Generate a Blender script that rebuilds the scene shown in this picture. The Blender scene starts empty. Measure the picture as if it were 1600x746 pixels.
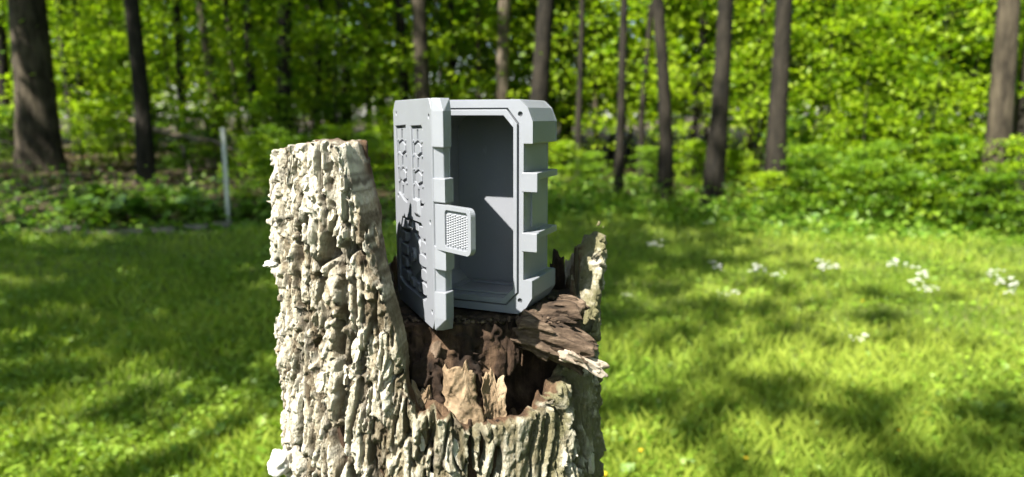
import bpy, bmesh, math, random
import numpy as np
from mathutils import Vector, Matrix, Euler
from mathutils.geometry import tessellate_polygon

random.seed(7)
RNG = np.random.default_rng(11)
SC = bpy.context.scene
COL = SC.collection

# ------------------------------------------------------------------ camera
PITCH = math.radians(9.53)
CAM_H = 1.0
FPX = 1142.0                      # focal length in pixels of the 1600 px wide photograph
cam = bpy.data.cameras.new('camera')
cam.sensor_width = 36.0
cam.lens = 36.0 * FPX / 1600.0
cam.clip_start = 0.02
cam.clip_end = 800
cam.dof.use_dof = True
cam.dof.focus_distance = 0.455
cam.dof.aperture_fstop = 7.6
cam_ob = bpy.data.objects.new('camera', cam)
COL.objects.link(cam_ob)
cam_ob.location = (0, 0, CAM_H)
cam_ob.rotation_euler = (math.radians(90) - PITCH, 0, 0)
SC.camera = cam_ob

# ------------------------------------------------------------------ sky, sun, exposure
SUN_EL = math.radians(51)
SUN_AZ = math.radians(41.8)       # light travels this far right of straight ahead
LIGHT = Vector((math.sin(SUN_AZ) * math.cos(SUN_EL), math.cos(SUN_AZ) * math.cos(SUN_EL), -math.sin(SUN_EL)))
world = bpy.data.worlds.new('World')
SC.world = world
world.use_nodes = True
wn = world.node_tree
bg = wn.nodes['Background']
sky = wn.nodes.new('ShaderNodeTexSky')
sky.sky_type = 'NISHITA'
sky.sun_disc = False
sky.sun_elevation = SUN_EL
sky.sun_rotation = math.atan2(-LIGHT.x, -LIGHT.y)
wn.links.new(sky.outputs[0], bg.inputs[0])
bg.inputs[1].default_value = 0.08
sun = bpy.data.lights.new('sun', 'SUN')
sun.energy = 5.0
sun.angle = math.radians(0.53)
sun.color = (1.0, 0.95, 0.87)
sun_ob = bpy.data.objects.new('sun', sun)
COL.objects.link(sun_ob)
sun_ob.rotation_euler = LIGHT.to_track_quat('-Z', 'Y').to_euler()
sun_ob.location = (-8, -9, 15)
SC.view_settings.view_transform = 'Standard'
SC.view_settings.look = 'None'
SC.view_settings.gamma = 1.0
SC.view_settings.use_curve_mapping = False
SC.view_settings.exposure = 2.15
SC.render.engine = 'CYCLES'
cy = SC.cycles
cy.use_denoising = True
cy.max_bounces = 5
cy.diffuse_bounces = 3
cy.glossy_bounces = 2
cy.transmission_bounces = 3
cy.transparent_max_bounces = 4
cy.sample_clamp_indirect = 6.0
cy.use_adaptive_sampling = True
cy.adaptive_threshold = .025


def ground_px(px, py, z=0.0):
    """the place on the ground that the lens shows at this pixel of the 1600 px frame"""
    a = (px - 800) / FPX
    b = (373 - py) / FPX
    dy = math.cos(PITCH) + b * math.sin(PITCH)
    dz = -math.sin(PITCH) + b * math.cos(PITCH)
    t = (z - CAM_H) / dz
    return a * t, dy * t


def at_px(px, py, Y):
    a = (px - 800) / FPX
    b = (373 - py) / FPX
    dy = math.cos(PITCH) + b * math.sin(PITCH)
    dz = -math.sin(PITCH) + b * math.cos(PITCH)
    t = Y / dy
    return Vector((a * t, Y, CAM_H + dz * t))


# ------------------------------------------------------------------ helpers
def tag(o, label=None, cat=None, group=None, kind=None):
    if label: o['label'] = label
    if cat: o['category'] = cat
    if group: o['group'] = group
    if kind: o['kind'] = kind
    return o


def empty(name, loc=(0, 0, 0), rz=0.0, label=None, cat=None, group=None):
    o = bpy.data.objects.new(name, None)
    COL.objects.link(o)
    o.empty_display_size = 0.05
    o.location = loc
    o.rotation_euler = (0, 0, rz)
    return tag(o, label, cat, group)


def link(name, me, mat=None, parent=None):
    if mat is not None and not me.materials:
        me.materials.append(mat)
    o = bpy.data.objects.new(name, me)
    COL.objects.link(o)
    if parent: o.parent = parent
    return o


def np_mesh(name, V, F, smooth=False, attrs=None):
    """mesh from an (n,3) array and an (m,k) array of faces that all have k corners"""
    me = bpy.data.meshes.new(name)
    V = np.ascontiguousarray(V, dtype=np.float32)
    F = np.ascontiguousarray(F, dtype=np.int32)
    n, k = F.shape
    me.vertices.add(len(V)); me.vertices.foreach_set('co', V.ravel())
    me.loops.add(n * k); me.loops.foreach_set('vertex_index', F.ravel())
    me.polygons.add(n)
    me.polygons.foreach_set('loop_start', np.arange(0, n * k, k, dtype=np.int32))
    if smooth:
        me.polygons.foreach_set('use_smooth', np.ones(n, dtype=bool))
    me.update(calc_edges=True)
    for nm, arr in (attrs or {}).items():
        a = me.attributes.new(nm, 'FLOAT', 'POINT')
        a.data.foreach_set('value', np.ascontiguousarray(arr, dtype=np.float32))
    return me


def bm_mesh(name, bm, smooth=False):
    me = bpy.data.meshes.new(name)
    bm.to_mesh(me); bm.free()
    if smooth:
        for p in me.polygons: p.use_smooth = True
    return me


def bm_box(bm, x0, x1, y0, y1, z0, z1):
    vs = [bm.verts.new((x, y, z)) for x in (x0, x1) for y in (y0, y1) for z in (z0, z1)]
    for f in ((0, 1, 3, 2), (4, 6, 7, 5), (0, 4, 5, 1), (2, 3, 7, 6), (0, 2, 6, 4), (1, 5, 7, 3)):
        bm.faces.new([vs[i] for i in f])


def bm_hull(bm, pts):
    vs = [bm.verts.new(p) for p in pts]
    r = bmesh.ops.convex_hull(bm, input=vs)
    junk = [g for g in r['geom_interior'] if isinstance(g, bmesh.types.BMVert)]
    if junk: bmesh.ops.delete(bm, geom=junk, context='VERTS')


def bm_plate(bm, outer, holes, y0, y1):
    """a plate in the x-z plane between y0 and y1 with through holes"""
    loops = [outer] + list(holes)
    flat = [p for l in loops for p in l]
    tris = tessellate_polygon([[Vector((p[0], p[1], 0)) for p in l] for l in loops])
    A = [bm.verts.new((p[0], y0, p[1])) for p in flat]
    B = [bm.verts.new((p[0], y1, p[1])) for p in flat]
    for t in tris:
        bm.faces.new([A[i] for i in t]); bm.faces.new([B[i] for i in reversed(t)])
    s = 0
    for l in loops:
        n = len(l)
        for i in range(n):
            a, b = s + i, s + (i + 1) % n
            bm.faces.new((A[a], A[b], B[b], B[a]))
        s += n


def finish(bm):
    bmesh.ops.remove_doubles(bm, verts=bm.verts, dist=1e-6)
    bmesh.ops.recalc_face_normals(bm, faces=bm.faces)


def bevel(o, w, seg=2):
    m = o.modifiers.new('bevel', 'BEVEL')
    m.width = w; m.segments = seg; m.limit_method = 'ANGLE'; m.angle_limit = math.radians(28)
    m.harden_normals = False
    return o


def circ(cx, cz, r, n=14):
    return [(cx + r * math.cos(2 * math.pi * i / n), cz + r * math.sin(2 * math.pi * i / n)) for i in range(n)]


# value noise on numpy arrays ------------------------------------------------
def _hash(i, j, k, seed):
    u = np.uint32
    h = i.astype(u) * u(374761393) + j.astype(u) * u(668265263) + k.astype(u) * u(2147483629) + u((seed * 974711) & 0xFFFFFFFF)
    h ^= h >> u(13); h *= u(1274126177)
    h ^= h >> u(16); h *= u(2246822519)
    h ^= h >> u(15)
    return (h & u(0xFFFF)).astype(np.float32) * np.float32(1 / 65535.0)


def noise3(x, y, z, seed=0):
    xi, yi, zi = np.floor(x), np.floor(y), np.floor(z)
    fx, fy, fz = (x - xi), (y - yi), (z - zi)
    fx = fx * fx * (3 - 2 * fx); fy = fy * fy * (3 - 2 * fy); fz = fz * fz * (3 - 2 * fz)
    xi = xi.astype(np.int32); yi = yi.astype(np.int32); zi = zi.astype(np.int32)
    def c(a, b, d): return _hash(xi + a, yi + b, zi + d, seed)
    x00 = c(0, 0, 0) * (1 - fx) + c(1, 0, 0) * fx
    x10 = c(0, 1, 0) * (1 - fx) + c(1, 1, 0) * fx
    x01 = c(0, 0, 1) * (1 - fx) + c(1, 0, 1) * fx
    x11 = c(0, 1, 1) * (1 - fx) + c(1, 1, 1) * fx
    return (x00 * (1 - fy) + x10 * fy) * (1 - fz) + (x01 * (1 - fy) + x11 * fy) * fz


def noise2(x, y, seed=0, px=None):
    """value noise, periodic in x with px lattice cells when px is given"""
    xi, yi = np.floor(x), np.floor(y)
    fx, fy = x - xi, y - yi
    fx = fx * fx * (3 - 2 * fx); fy = fy * fy * (3 - 2 * fy)
    xi = xi.astype(np.int32); yi = yi.astype(np.int32)
    z = np.zeros_like(xi)
    x1 = xi + 1
    if px: xi = xi % px; x1 = x1 % px
    a = _hash(xi, yi, z, seed); b = _hash(x1, yi, z, seed)
    c = _hash(xi, yi + 1, z, seed); d = _hash(x1, yi + 1, z, seed)
    return (a * (1 - fx) + b * fx) * (1 - fy) + (c * (1 - fx) + d * fx) * fy


def smooth(a, b, x):
    t = np.clip((x - a) / (b - a), 0, 1)
    return t * t * (3 - 2 * t)


# ------------------------------------------------------------------ materials
class NT:
    def __init__(self, name):
        self.m = bpy.data.materials.new(name); self.m.use_nodes = True
        self.t = self.m.node_tree; self.n = self.t.nodes
        self.b = self.n['Principled BSDF']; self.out = self.n['Material Output']
    def new(self, typ, **kw):
        nd = self.n.new(typ)
        for k, v in kw.items():
            if isinstance(v, (int, float, str, bool)) and hasattr(nd, k): setattr(nd, k, v)
            else: nd.inputs[k.replace('_', ' ')].default_value = v
        return nd
    def link(self, a, b): self.t.links.new(a, b)
    def attr(self, name):
        nd = self.n.new('ShaderNodeAttribute'); nd.attribute_name = name
        return nd.outputs['Fac']
    def obj(self): return self.n.new('ShaderNodeTexCoord').outputs['Object']
    def noise(self, vec, scale, detail=4, rough=.55, stretch=None):
        if stretch:
            mp = self.n.new('ShaderNodeMapping'); mp.inputs['Scale'].default_value = stretch
            self.link(vec, mp.inputs[0]); vec = mp.outputs[0]
        nd = self.n.new('ShaderNodeTexNoise'); nd.inputs['Scale'].default_value = scale
        nd.inputs['Detail'].default_value = detail; nd.inputs['Roughness'].default_value = rough
        self.link(vec, nd.inputs['Vector'])
        return nd.outputs['Fac']
    def ramp(self, fac, stops):
        nd = self.n.new('ShaderNodeValToRGB'); e = nd.color_ramp.elements
        while len(e) < len(stops): e.new(.5)
        for el, (p, c) in zip(e, stops):
            el.position = p; el.color = (c[0], c[1], c[2], 1) if len(c) == 3 else c
        self.link(fac, nd.inputs[0])
        return nd.outputs[0]
    def mix(self, fac, a, b, typ='MIX'):
        nd = self.n.new('ShaderNodeMix'); nd.data_type = 'RGBA'; nd.blend_type = typ
        for s, v in ((nd.inputs[0], fac), (nd.inputs[6], a), (nd.inputs[7], b)):
            if isinstance(v, (int, float)): s.default_value = v
            elif isinstance(v, tuple): s.default_value = (v[0], v[1], v[2], 1)
            else: self.link(v, s)
        return nd.outputs[2]
    def math(self, op, a, b=0.0, c=0.0):
        nd = self.n.new('ShaderNodeMath'); nd.operation = op
        for s, v in zip(nd.inputs, (a, b, c)):
            if isinstance(v, (int, float)): s.default_value = v
            else: self.link(v, s)
        return nd.outputs[0]
    def bump(self, h, strength=.5, dist=.001):
        nd = self.n.new('ShaderNodeBump'); nd.inputs['Strength'].default_value = strength
        nd.inputs['Distance'].default_value = dist
        self.link(h, nd.inputs['Height']); self.link(nd.outputs[0], self.b.inputs['Normal'])
        return nd
    def base(self, c):
        if isinstance(c, tuple): self.b.inputs['Base Color'].default_value = (c[0], c[1], c[2], 1)
        else: self.link(c, self.b.inputs['Base Color'])
    def rough(self, r):
        if isinstance(r, (int, float)): self.b.inputs['Roughness'].default_value = r
        else: self.link(r, self.b.inputs['Roughness'])
    def spec(self, s): self.b.inputs['Specular IOR Level'].default_value = s


def mat_plain(name, c, r=.7, spec=.4, var=.25, scale=40):
    t = NT(name)
    n = t.noise(t.obj(), scale)
    d = tuple(x * (1 - var) for x in c); u = tuple(min(1, x * (1 + var)) for x in c)
    t.base(t.ramp(n, [(.3, d), (.7, u)])); t.rough(r); t.spec(spec)
    return t.m


def mat_leaf(name, dark, light, trans=.42, rough=.5, spec=.35, scale=.35):
    t = NT(name)
    info = t.n.new('ShaderNodeObjectInfo')
    tint = t.attr('tint')
    n = t.noise(t.obj(), scale, 2)
    f = t.math('ADD', t.math('MULTIPLY', tint, .6), t.math('MULTIPLY', n, .35))
    f = t.math('ADD', f, t.math('MULTIPLY', t.math('SUBTRACT', info.outputs['Random'], .5), .3))
    c = t.ramp(f, [(.15, dark), (.85, light)])
    t.base(c); t.rough(rough); t.spec(spec)
    tr = t.n.new('ShaderNodeBsdfTranslucent')
    warm = t.mix(1.0, c, (1.25, 1.35, .55), 'MULTIPLY')
    t.link(warm, tr.inputs[0])
    mx = t.n.new('ShaderNodeMixShader'); mx.inputs[0].default_value = trans
    t.link(t.b.outputs[0], mx.inputs[1]); t.link(tr.outputs[0], mx.inputs[2])
    t.link(mx.outputs[0], t.out.inputs[0])
    return t.m


def make_plastic(name, c, rough=.42):
    t = NT(name)
    o = t.obj()
    sep = t.n.new('ShaderNodeSeparateXYZ'); t.link(o, sep.inputs[0])
    # print layers every 0.2 mm and a little waviness
    w = t.math('SINE', t.math('MULTIPLY', sep.outputs[1], 2 * math.pi / .0005))
    n = t.noise(o, 260, 3)
    hgt = t.math('ADD', t.math('MULTIPLY', w, .35), n)
    t.bump(hgt, .16, .00035)
    n2 = t.noise(o, 45, 4)
    col = t.mix(n2, tuple(x * .90 for x in c), tuple(x * 1.10 for x in c))
    dust = t.ramp(t.noise(o, 900, 2, .5), [(.66, (0, 0, 0)), (.74, (1, 1, 1))])
    col = t.mix(t.math('MULTIPLY', dust, .22), col, (.34, .31, .24))
    scr = t.ramp(t.noise(o, 130, 3, .6, (1, 6, .35)), [(.69, (0, 0, 0)), (.71, (1, 1, 1))])
    col = t.mix(t.math('MULTIPLY', scr, .18), col, tuple(min(1, x * 1.9) for x in c))
    t.base(col)
    t.rough(t.math('ADD', t.math('MULTIPLY', n2, .14), rough - .07)); t.spec(.55)
    return t.m


def make_bark():
    t = NT('stump_bark')
    o = t.obj()
    tone, furrow, wood, moss_shade = t.attr('tone'), t.attr('furrow'), t.attr('wood'), t.attr('moss_shade')
    fine = t.noise(o, 420, 5, .65)
    mid = t.noise(o, 70, 4, .6)
    plate = t.ramp(t.math('ADD', t.math('MULTIPLY', tone, .65), t.math('MULTIPLY', fine, .35)),
                   [(.26, (.07, .052, .030)), (.40, (.18, .148, .098)), (.53, (.32, .288, .215)), (.68, (.45, .42, .34))])
    plate = t.mix(t.math('MULTIPLY', furrow, .85), plate, t.mix(mid, (.016, .011, .007), (.062, .042, .025)))
    green = t.mix(mid, (.055, .052, .022), (.17, .155, .08))
    plate = t.mix(t.math('MULTIPLY', moss_shade, t.ramp(t.noise(o, 55, 4, .6), [(.34, (0, 0, 0)), (.52, (1, 1, 1))])), plate, green)
    fib = t.noise(o, 160, 4, .6, (1, 1, .12))
    inner = t.ramp(t.math('ADD', t.math('MULTIPLY', fib, .6), t.math('MULTIPLY', mid, .4)),
                   [(.3, (.022, .013, .007)), (.5, (.065, .038, .02)), (.72, (.17, .11, .065))])
    t.base(t.mix(wood, plate, inner)); t.rough(.88); t.spec(.22)
    hh = t.math('ADD', t.math('MULTIPLY', fine, .6), t.math('MULTIPLY', t.noise(o, 380, 5, .65, (1, 1, .18)), 1.0))
    hh = t.math('ADD', hh, t.math('MULTIPLY', t.noise(o, 240, 5, .75, (1, 1, .45)), 1.1))
    t.bump(hh, 1.0, .0022)
    return t.m


def make_rot(name, ramp, fscale=120, stretch=(1, 1, .16)):
    t = NT(name)
    o = t.obj()
    fib = t.noise(o, fscale, 5, .65, stretch)
    mid = t.noise(o, 45, 5, .65)
    t.base(t.ramp(t.math('ADD', t.math('MULTIPLY', fib, .5), t.math('MULTIPLY', mid, .5)), ramp))
    t.rough(.9); t.spec(.2)
    t.bump(t.math('ADD', fib, t.math('MULTIPLY', t.noise(o, 500, 4, .7), .6)), .9, .0016)
    return t.m


def make_trunk_bark(name, dark, light, scale=1.0):
    t = NT(name)
    o = t.obj()
    r = t.noise(o, 14 * scale, 5, .6, (1, 1, .22))
    l = t.noise(o, 3.2, 4, .6)
    c = t.ramp(t.math('ADD', t.math('MULTIPLY', r, .6), t.math('MULTIPLY', l, .4)), [(.38, dark), (.62, light)])
    t.base(c); t.rough(.92); t.spec(.2)
    t.bump(r, 1.0, .03)
    return t.m


def make_ground():
    t = NT('ground_soil')
    o = t.obj()
    lawn = t.attr('lawn')
    n1 = t.noise(o, 1.3, 6, .65); n2 = t.noise(o, 24, 5, .7)
    mixn = t.math('ADD', t.math('MULTIPLY', n1, .5), t.math('MULTIPLY', n2, .5))
    turf = t.ramp(mixn, [(.34, (.035, .055, .012)), (.5, (.07, .10, .02)), (.66, (.15, .145, .05))])
    litter = t.ramp(mixn, [(.34, (.018, .015, .008)), (.5, (.045, .036, .019)), (.68, (.10, .075, .045))])
    t.base(t.mix(lawn, litter, turf)); t.rough(.95); t.spec(.15)
    t.bump(n2, .8, .03)
    return t.m


PLASTIC = make_plastic('grey_plastic', (.154, .163, .180))
PLASTIC_SCREW = mat_plain('dark_screw', (.05, .052, .058), .4, .5, .2, 400)
BARK = make_bark()
ROT = make_rot('rotten_wood', [(.37, (.006, .0035, .002)), (.49, (.022, .0125, .007)), (.59, (.056, .034, .019)), (.73, (.15, .10, .06))])
SPLINT = make_rot('splintered_wood', [(.36, (.015, .010, .0065)), (.5, (.055, .037, .024)), (.62, (.125, .09, .062)), (.76, (.32, .27, .21))], 190)
SLAB = make_rot('slab_wood', [(.36, (.015, .010, .0065)), (.5, (.055, .037, .024)), (.62, (.125, .09, .062)), (.76, (.32, .27, .21))], 330, (.14, .8, 1))
FLAP = make_rot('dead_bark', [(.32, (.07, .045, .025)), (.5, (.17, .12, .072)), (.68, (.30, .235, .155))], 60)
FUNGUS = mat_plain('pale_fungus', (.42, .41, .375), .75, .3, .12, 300)
PALEWOOD = make_rot('pale_wood', [(.3, (.12, .09, .06)), (.5, (.24, .195, .15)), (.7, (.38, .335, .275))], 200)
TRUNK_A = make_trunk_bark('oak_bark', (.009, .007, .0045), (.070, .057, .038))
TRUNK_B = make_trunk_bark('shaded_bark', (.005, .0045, .003), (.026, .0215, .015), 1.3)  # bark colour darkened for the shade these trunks stand in
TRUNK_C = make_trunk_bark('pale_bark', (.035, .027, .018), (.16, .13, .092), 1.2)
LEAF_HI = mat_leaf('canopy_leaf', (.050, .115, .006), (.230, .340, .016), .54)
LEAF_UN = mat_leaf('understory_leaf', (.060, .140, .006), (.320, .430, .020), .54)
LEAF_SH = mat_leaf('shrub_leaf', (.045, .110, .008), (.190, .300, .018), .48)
GRASS = mat_leaf('grass_blade', (.064, .135, .008), (.290, .350, .048), .42, .55, .3, 1.1)
CLOVER = mat_leaf('ground_leaf', (.065, .150, .010), (.220, .320, .030), .42, .5, .4, 1.6)
HOSTA = mat_leaf('hosta_leaf', (.05, .115, .014), (.165, .265, .040), .35, .45, .4, 2.0)
GROUND = make_ground()
PETAL = mat_plain('white_petal', (.80, .80, .76), .6, .3, .06, 60)
YELLOW = mat_plain('yellow_petal', (.75, .52, .03), .6, .3, .1, 60)
STEM = mat_plain('green_stem', (.06, .11, .02), .6, .3, .2, 60)
POSTMAT = mat_plain('white_post_paint', (.40, .41, .37), .6, .4, .2, 9)
STONE = mat_plain('edging_stone', (.10, .09, .075), .9, .2, .5, 14)

# ------------------------------------------------------------------ ground
def lawn_edge(x):
    """distance ahead at which the mown lawn ends"""
    return 6.55 + .9 * np.exp(-((x - .9) / 1.3) ** 2) - .55 * smooth(1.5, 3.5, x) + .25 * np.sin(x * 2.1 + .6)


def ground_h(x, y):
    r = np.hypot(x, y)
    z = .045 * (noise2(x * .5 + 9, y * .5 + 4, 3) - .5) + .02 * (noise2(x * 2.1, y * 2.1, 4) - .5)
    z = z * smooth(.6, 2.0, np.hypot(x + .05, y - .5))
    z = z + .16 * smooth(6.0, 9.5, y) * smooth(0.2, -2.8, x) * smooth(30, 14, r)
    return z


def axis(fine, lim, n1, n2):
    a = np.linspace(-fine, fine, n1)
    b = fine * (lim / fine) ** (np.arange(1, n2 + 1) / n2)
    return np.concatenate([-b[::-1], a, b])


gx = axis(14, 420, 260, 24); gy = axis(14, 420, 260, 24) + 4
GX, GY = np.meshgrid(gx, gy, indexing='ij')
gz = ground_h(GX.ravel(), GY.ravel())
lawn_attr = smooth(.35, -.25, GY.ravel() - lawn_edge(GX.ravel()) + .8 * (noise2(GX.ravel() * 1.6, GY.ravel() * 1.6, 8) - .5))
nx_, ny_ = len(gx), len(gy)
ii = (np.arange(nx_ - 1)[:, None] * ny_ + np.arange(ny_ - 1)[None, :]).ravel()
gf = np.stack([ii, ii + ny_, ii + ny_ + 1, ii + 1], 1)
gm = np_mesh('ground', np.stack([GX.ravel(), GY.ravel(), gz], 1), gf, True, {'lawn': lawn_attr})
tag(link('ground', gm, GROUND), kind='structure')

# ------------------------------------------------------------------ stump: signed distance fields and surface nets
SX, SY, SR = -.0545, .520, .1125


def cells(A, Z, nu, nv, seed, jit=.85):
    """voronoi cells on the unrolled trunk, periodic around it: distance to the border, cell id values, offset inside the cell"""
    u = A * nu; v = Z * nv
    iu = np.floor(u).astype(np.int32); iv = np.floor(v).astype(np.int32)
    d1 = np.full(A.shape, 9., np.float32); d2 = d1.copy()
    r1 = np.zeros_like(d1); r2 = np.zeros_like(d1); ou = np.zeros_like(d1); ov = np.zeros_like(d1)
    zz = np.zeros_like(iu)
    for a in (-1, 0, 1):
        for b in (-1, 0, 1):
            cu = iu + a; cv = iv + b; w = cu % nu
            du = u - (cu + .5 + jit * (_hash(w, cv, zz, seed) - .5)); dv = v - (cv + .5 + jit * (_hash(w, cv, zz, seed + 1) - .5))
            d = np.abs(du) * .75 + np.abs(dv) * .5 + .35 * np.sqrt(du * du + dv * dv)
            m = d < d1
            d2 = np.where(m, d1, np.minimum(d2, d))
            r1 = np.where(m, _hash(w, cv, zz, seed + 2), r1); r2 = np.where(m, _hash(w, cv, zz, seed + 3), r2)
            ou = np.where(m, du, ou); ov = np.where(m, dv, ov); d1 = np.where(m, d, d1)
    return d2 - d1, r1, r2, ou, ov


def bark_maps():
    """height of the bark over the unrolled trunk (angle, height), with the tone of each flake"""
    ncol, z0, z1, dz = 1300, .69, 1.03, .0006
    nrow = int((z1 - z0) / dz)
    A, Z = np.meshgrid(np.linspace(0, 1, ncol, endpoint=False), z0 + np.arange(nrow) * dz, indexing='xy')
    A = A.astype(np.float32); Z = Z.astype(np.float32)
    w1 = noise2(A * 22, Z * 16, 21, 22) - .5
    w2 = noise2(A * 60, Z * 48, 22, 60) - .5
    w3 = noise2(A * 170, Z * 150, 33, 170) - .5
    A2 = A + .018 * w1 + .005 * w2 + .0018 * w3
    Z2 = Z + .022 * w2 + .010 * w3
    n1 = noise2(A2 * 44 + 440, Z * 8 + 1.6 * w1, 23, 44)
    n2 = noise2(A2 * 112 + 1120, Z * 17 + 1.2 * w2, 24, 112)
    ridge = 1 - np.abs(2 * n1 - 1)
    ridge2 = 1 - np.abs(2 * n2 - 1)
    fur = np.maximum(.8 * smooth(.90, .95, ridge + .10 * w3), .55 * smooth(.89, .95, ridge2))
    # plates parted by cracks, and smaller flakes lying on them, each with its own height and tilt
    e1, p1, q1, u1, v1 = cells(A2, Z2, 50, 16, 101)
    e2, p2, q2, u2, v2 = cells(A2, Z2, 118, 52, 111)
    e3, p3, q3, u3, v3 = cells(A2, Z2, 240, 150, 121)
    big = .0058 * (p1 - .5) + .0032 * (q1 - .5) * 2 * u1 - .0024 * v1 * (p1 > .35)
    mid = .0030 * (p2 - .5) + .0026 * (q2 - .5) * 2 * u2 - .0012 * v2
    sml = .0030 * (p3 - .5) + .0020 * (q3 - .5) * 2 * u3 - .0012 * v3
    crack = smooth(.16, .03, e1) * .0045 + smooth(.12, .02, e2) * .0020 + smooth(.10, .0, e3) * .0010
    fine = noise2(A * 420, Z * 520, 27, 420) - .5
    lumps = noise2(A2 * 40, Z * 20, 31, 40) - .5
    bare = smooth(.77, .80, noise2(A2 * 15, Z * 10, 29, 15))
    h = .0022 * lumps - .0115 * fur + (.85 * big + .95 * mid + .85 * sml - crack) * (1 - .7 * bare) + .0009 * fine - .0030 * bare
    tone = .60 + .42 * (p2 - .5) + .22 * (p1 - .5) + .42 * (p3 - .5) + .35 * (lumps) - .12 * bare
    dark = np.clip(np.maximum.reduce([fur, smooth(.19, .03, e1) * 1.0, smooth(.14, .02, e2) * .75, smooth(.12, .0, e3) * .45]) + .5 * (p2 < .10) + .6 * (p3 < .10), 0, 1)
    return h.astype(np.float32), np.clip(tone, 0, 1).astype(np.float32), dark.astype(np.float32), (ncol, nrow, z0, dz)


BH, BT, BF, BINFO = bark_maps()


def bark_at(th, z, M):
    ncol, nrow, z0, dz = BINFO
    u = (th / (2 * np.pi)) % 1.0 * ncol
    zf = np.where(z < z0, z0 + .32 - np.abs((z0 - z) % .64 - .32), z)      # the pattern runs on below, folded
    v = np.clip((zf - z0) / dz, 0, nrow - 2)
    ui = np.floor(u).astype(np.int32); vi = np.floor(v).astype(np.int32)
    fu = (u - ui).astype(np.float32); fv = (v - vi).astype(np.float32)
    ui %= ncol; u1 = (ui + 1) % ncol
    return (M[vi, ui] * (1 - fu) + M[vi, u1] * fu) * (1 - fv) + (M[vi + 1, ui] * (1 - fu) + M[vi + 1, u1] * fu) * fv


def stump_radius(th, z):
    """girth of the stump: a little out of round, wider towards the roots"""
    r = SR + .0045 * np.cos(2 * th + .9) + .003 * np.cos(3 * th - .4)
    left = np.exp(-(((th % (2 * np.pi)) - np.pi) / .75) ** 2)
    r = r + left * (-.008 * smooth(.93, .99, z) + .002)
    r = r + .045 * smooth(.35, .0, z) * (1 + .35 * np.cos(5 * th)) + .004 * smooth(.9, .70, z) * (1 - left)
    return r


def surface_nets(F, org, h):
    nx, ny, nz = F.shape
    S = F < 0
    cnt = np.zeros((nx - 1, ny - 1, nz - 1), np.int8)
    for a in (0, 1):
        for b in (0, 1):
            for c in (0, 1):
                cnt += S[a:nx - 1 + a, b:ny - 1 + b, c:nz - 1 + c]
    act = (cnt > 0) & (cnt < 8)
    I = np.argwhere(act)
    vid = np.full(act.shape, -1, np.int32); vid[act] = np.arange(len(I))
    corner = [(a, b, c) for a in (0, 1) for b in (0, 1) for c in (0, 1)]
    vals = np.stack([F[I[:, 0] + a, I[:, 1] + b, I[:, 2] + c] for a, b, c in corner], 1)
    P = np.zeros((len(I), 3), np.float32); N = np.zeros(len(I), np.float32)
    for i in range(8):
        for j in range(i + 1, 8):
            d = np.abs(np.array(corner[i]) - np.array(corner[j]))
            if d.sum() != 1: continue
            fi, fj = vals[:, i], vals[:, j]
            m = (fi < 0) != (fj < 0)
            t = np.where(m, fi / np.where(m, fi - fj, 1), 0)
            p = np.array(corner[i])[None] + t[:, None] * (np.array(corner[j]) - np.array(corner[i]))[None]
            P += np.where(m[:, None], p, 0); N += m
    P = P / N[:, None] + I
    quads = []
    for ax in range(3):
        sl0 = [slice(None)] * 3; sl1 = [slice(None)] * 3
        sl0[ax] = slice(0, -1); sl1[ax] = slice(1, None)
        a, b = S[tuple(sl0)], S[tuple(sl1)]
        E = np.argwhere(a != b)
        inside = a[E[:, 0], E[:, 1], E[:, 2]]
        o1, o2 = (ax + 1) % 3, (ax + 2) % 3
        ok = (E[:, o1] > 0) & (E[:, o2] > 0) & (E[:, o1] < F.shape[o1] - 1) & (E[:, o2] < F.shape[o2] - 1)
        E = E[ok]; inside = inside[ok]
        q = []
        for da, db in ((0, 0), (-1, 0), (-1, -1), (0, -1)):
            c = E.copy(); c[:, o1] += da; c[:, o2] += db
            q.append(vid[c[:, 0], c[:, 1], c[:, 2]])
        q = np.stack(q, 1)
        q = np.where(inside[:, None], q, q[:, ::-1])
        quads.append(q)
    Q = np.concatenate(quads)
    Q = Q[(Q >= 0).all(1)]
    V = P * h + np.array(org, np.float32)
    return V.astype(np.float32), Q


def grid(x0, x1, y0, y1, z0, z1, h):
    xs = np.arange(x0, x1, h, dtype=np.float32); ys = np.arange(y0, y1, h, dtype=np.float32); zs = np.arange(z0, z1, h, dtype=np.float32)
    return np.meshgrid(xs, ys, zs, indexing='ij', sparse=True)


# height of the broken rim around the shell: angle in degrees (0 right, 90 away, 180 left, 270 towards the camera)
RIM = [(0, .921), (3, .917), (7, .904), (14, .890), (19, .872), (28, .872), (40, .868), (52, .882), (60, .884), (66, .872), (74, .876), (80, .889),
       (86, .886), (92, .872), (105, .868), (118, .878), (130, .905), (140, .945), (150, .966), (163, .972), (180, .970), (195, .973),
       (200, .979), (214, .981), (228, .983), (238, .9855), (246.5, .984), (249, .968), (252, .948), (256, .923), (260, .893), (263, .868),
       (266, .838), (269, .824), (272, .826), (275, .8235), (279, .8215), (283, .816), (287, .8125), (291, .813), (296, .8115), (300, .814), (304, .8125), (308, .815), (312, .8145),
       (316, .818), (320, .826), (325, .829), (331, .834), (338, .848), (344, .856), (349, .868), (352, .886), (355, .908), (358, .924), (360, .921)]
RIM_A = np.array([a for a, _ in RIM], np.float32); RIM_Z = np.array([b for _, b in RIM], np.float32)


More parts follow.
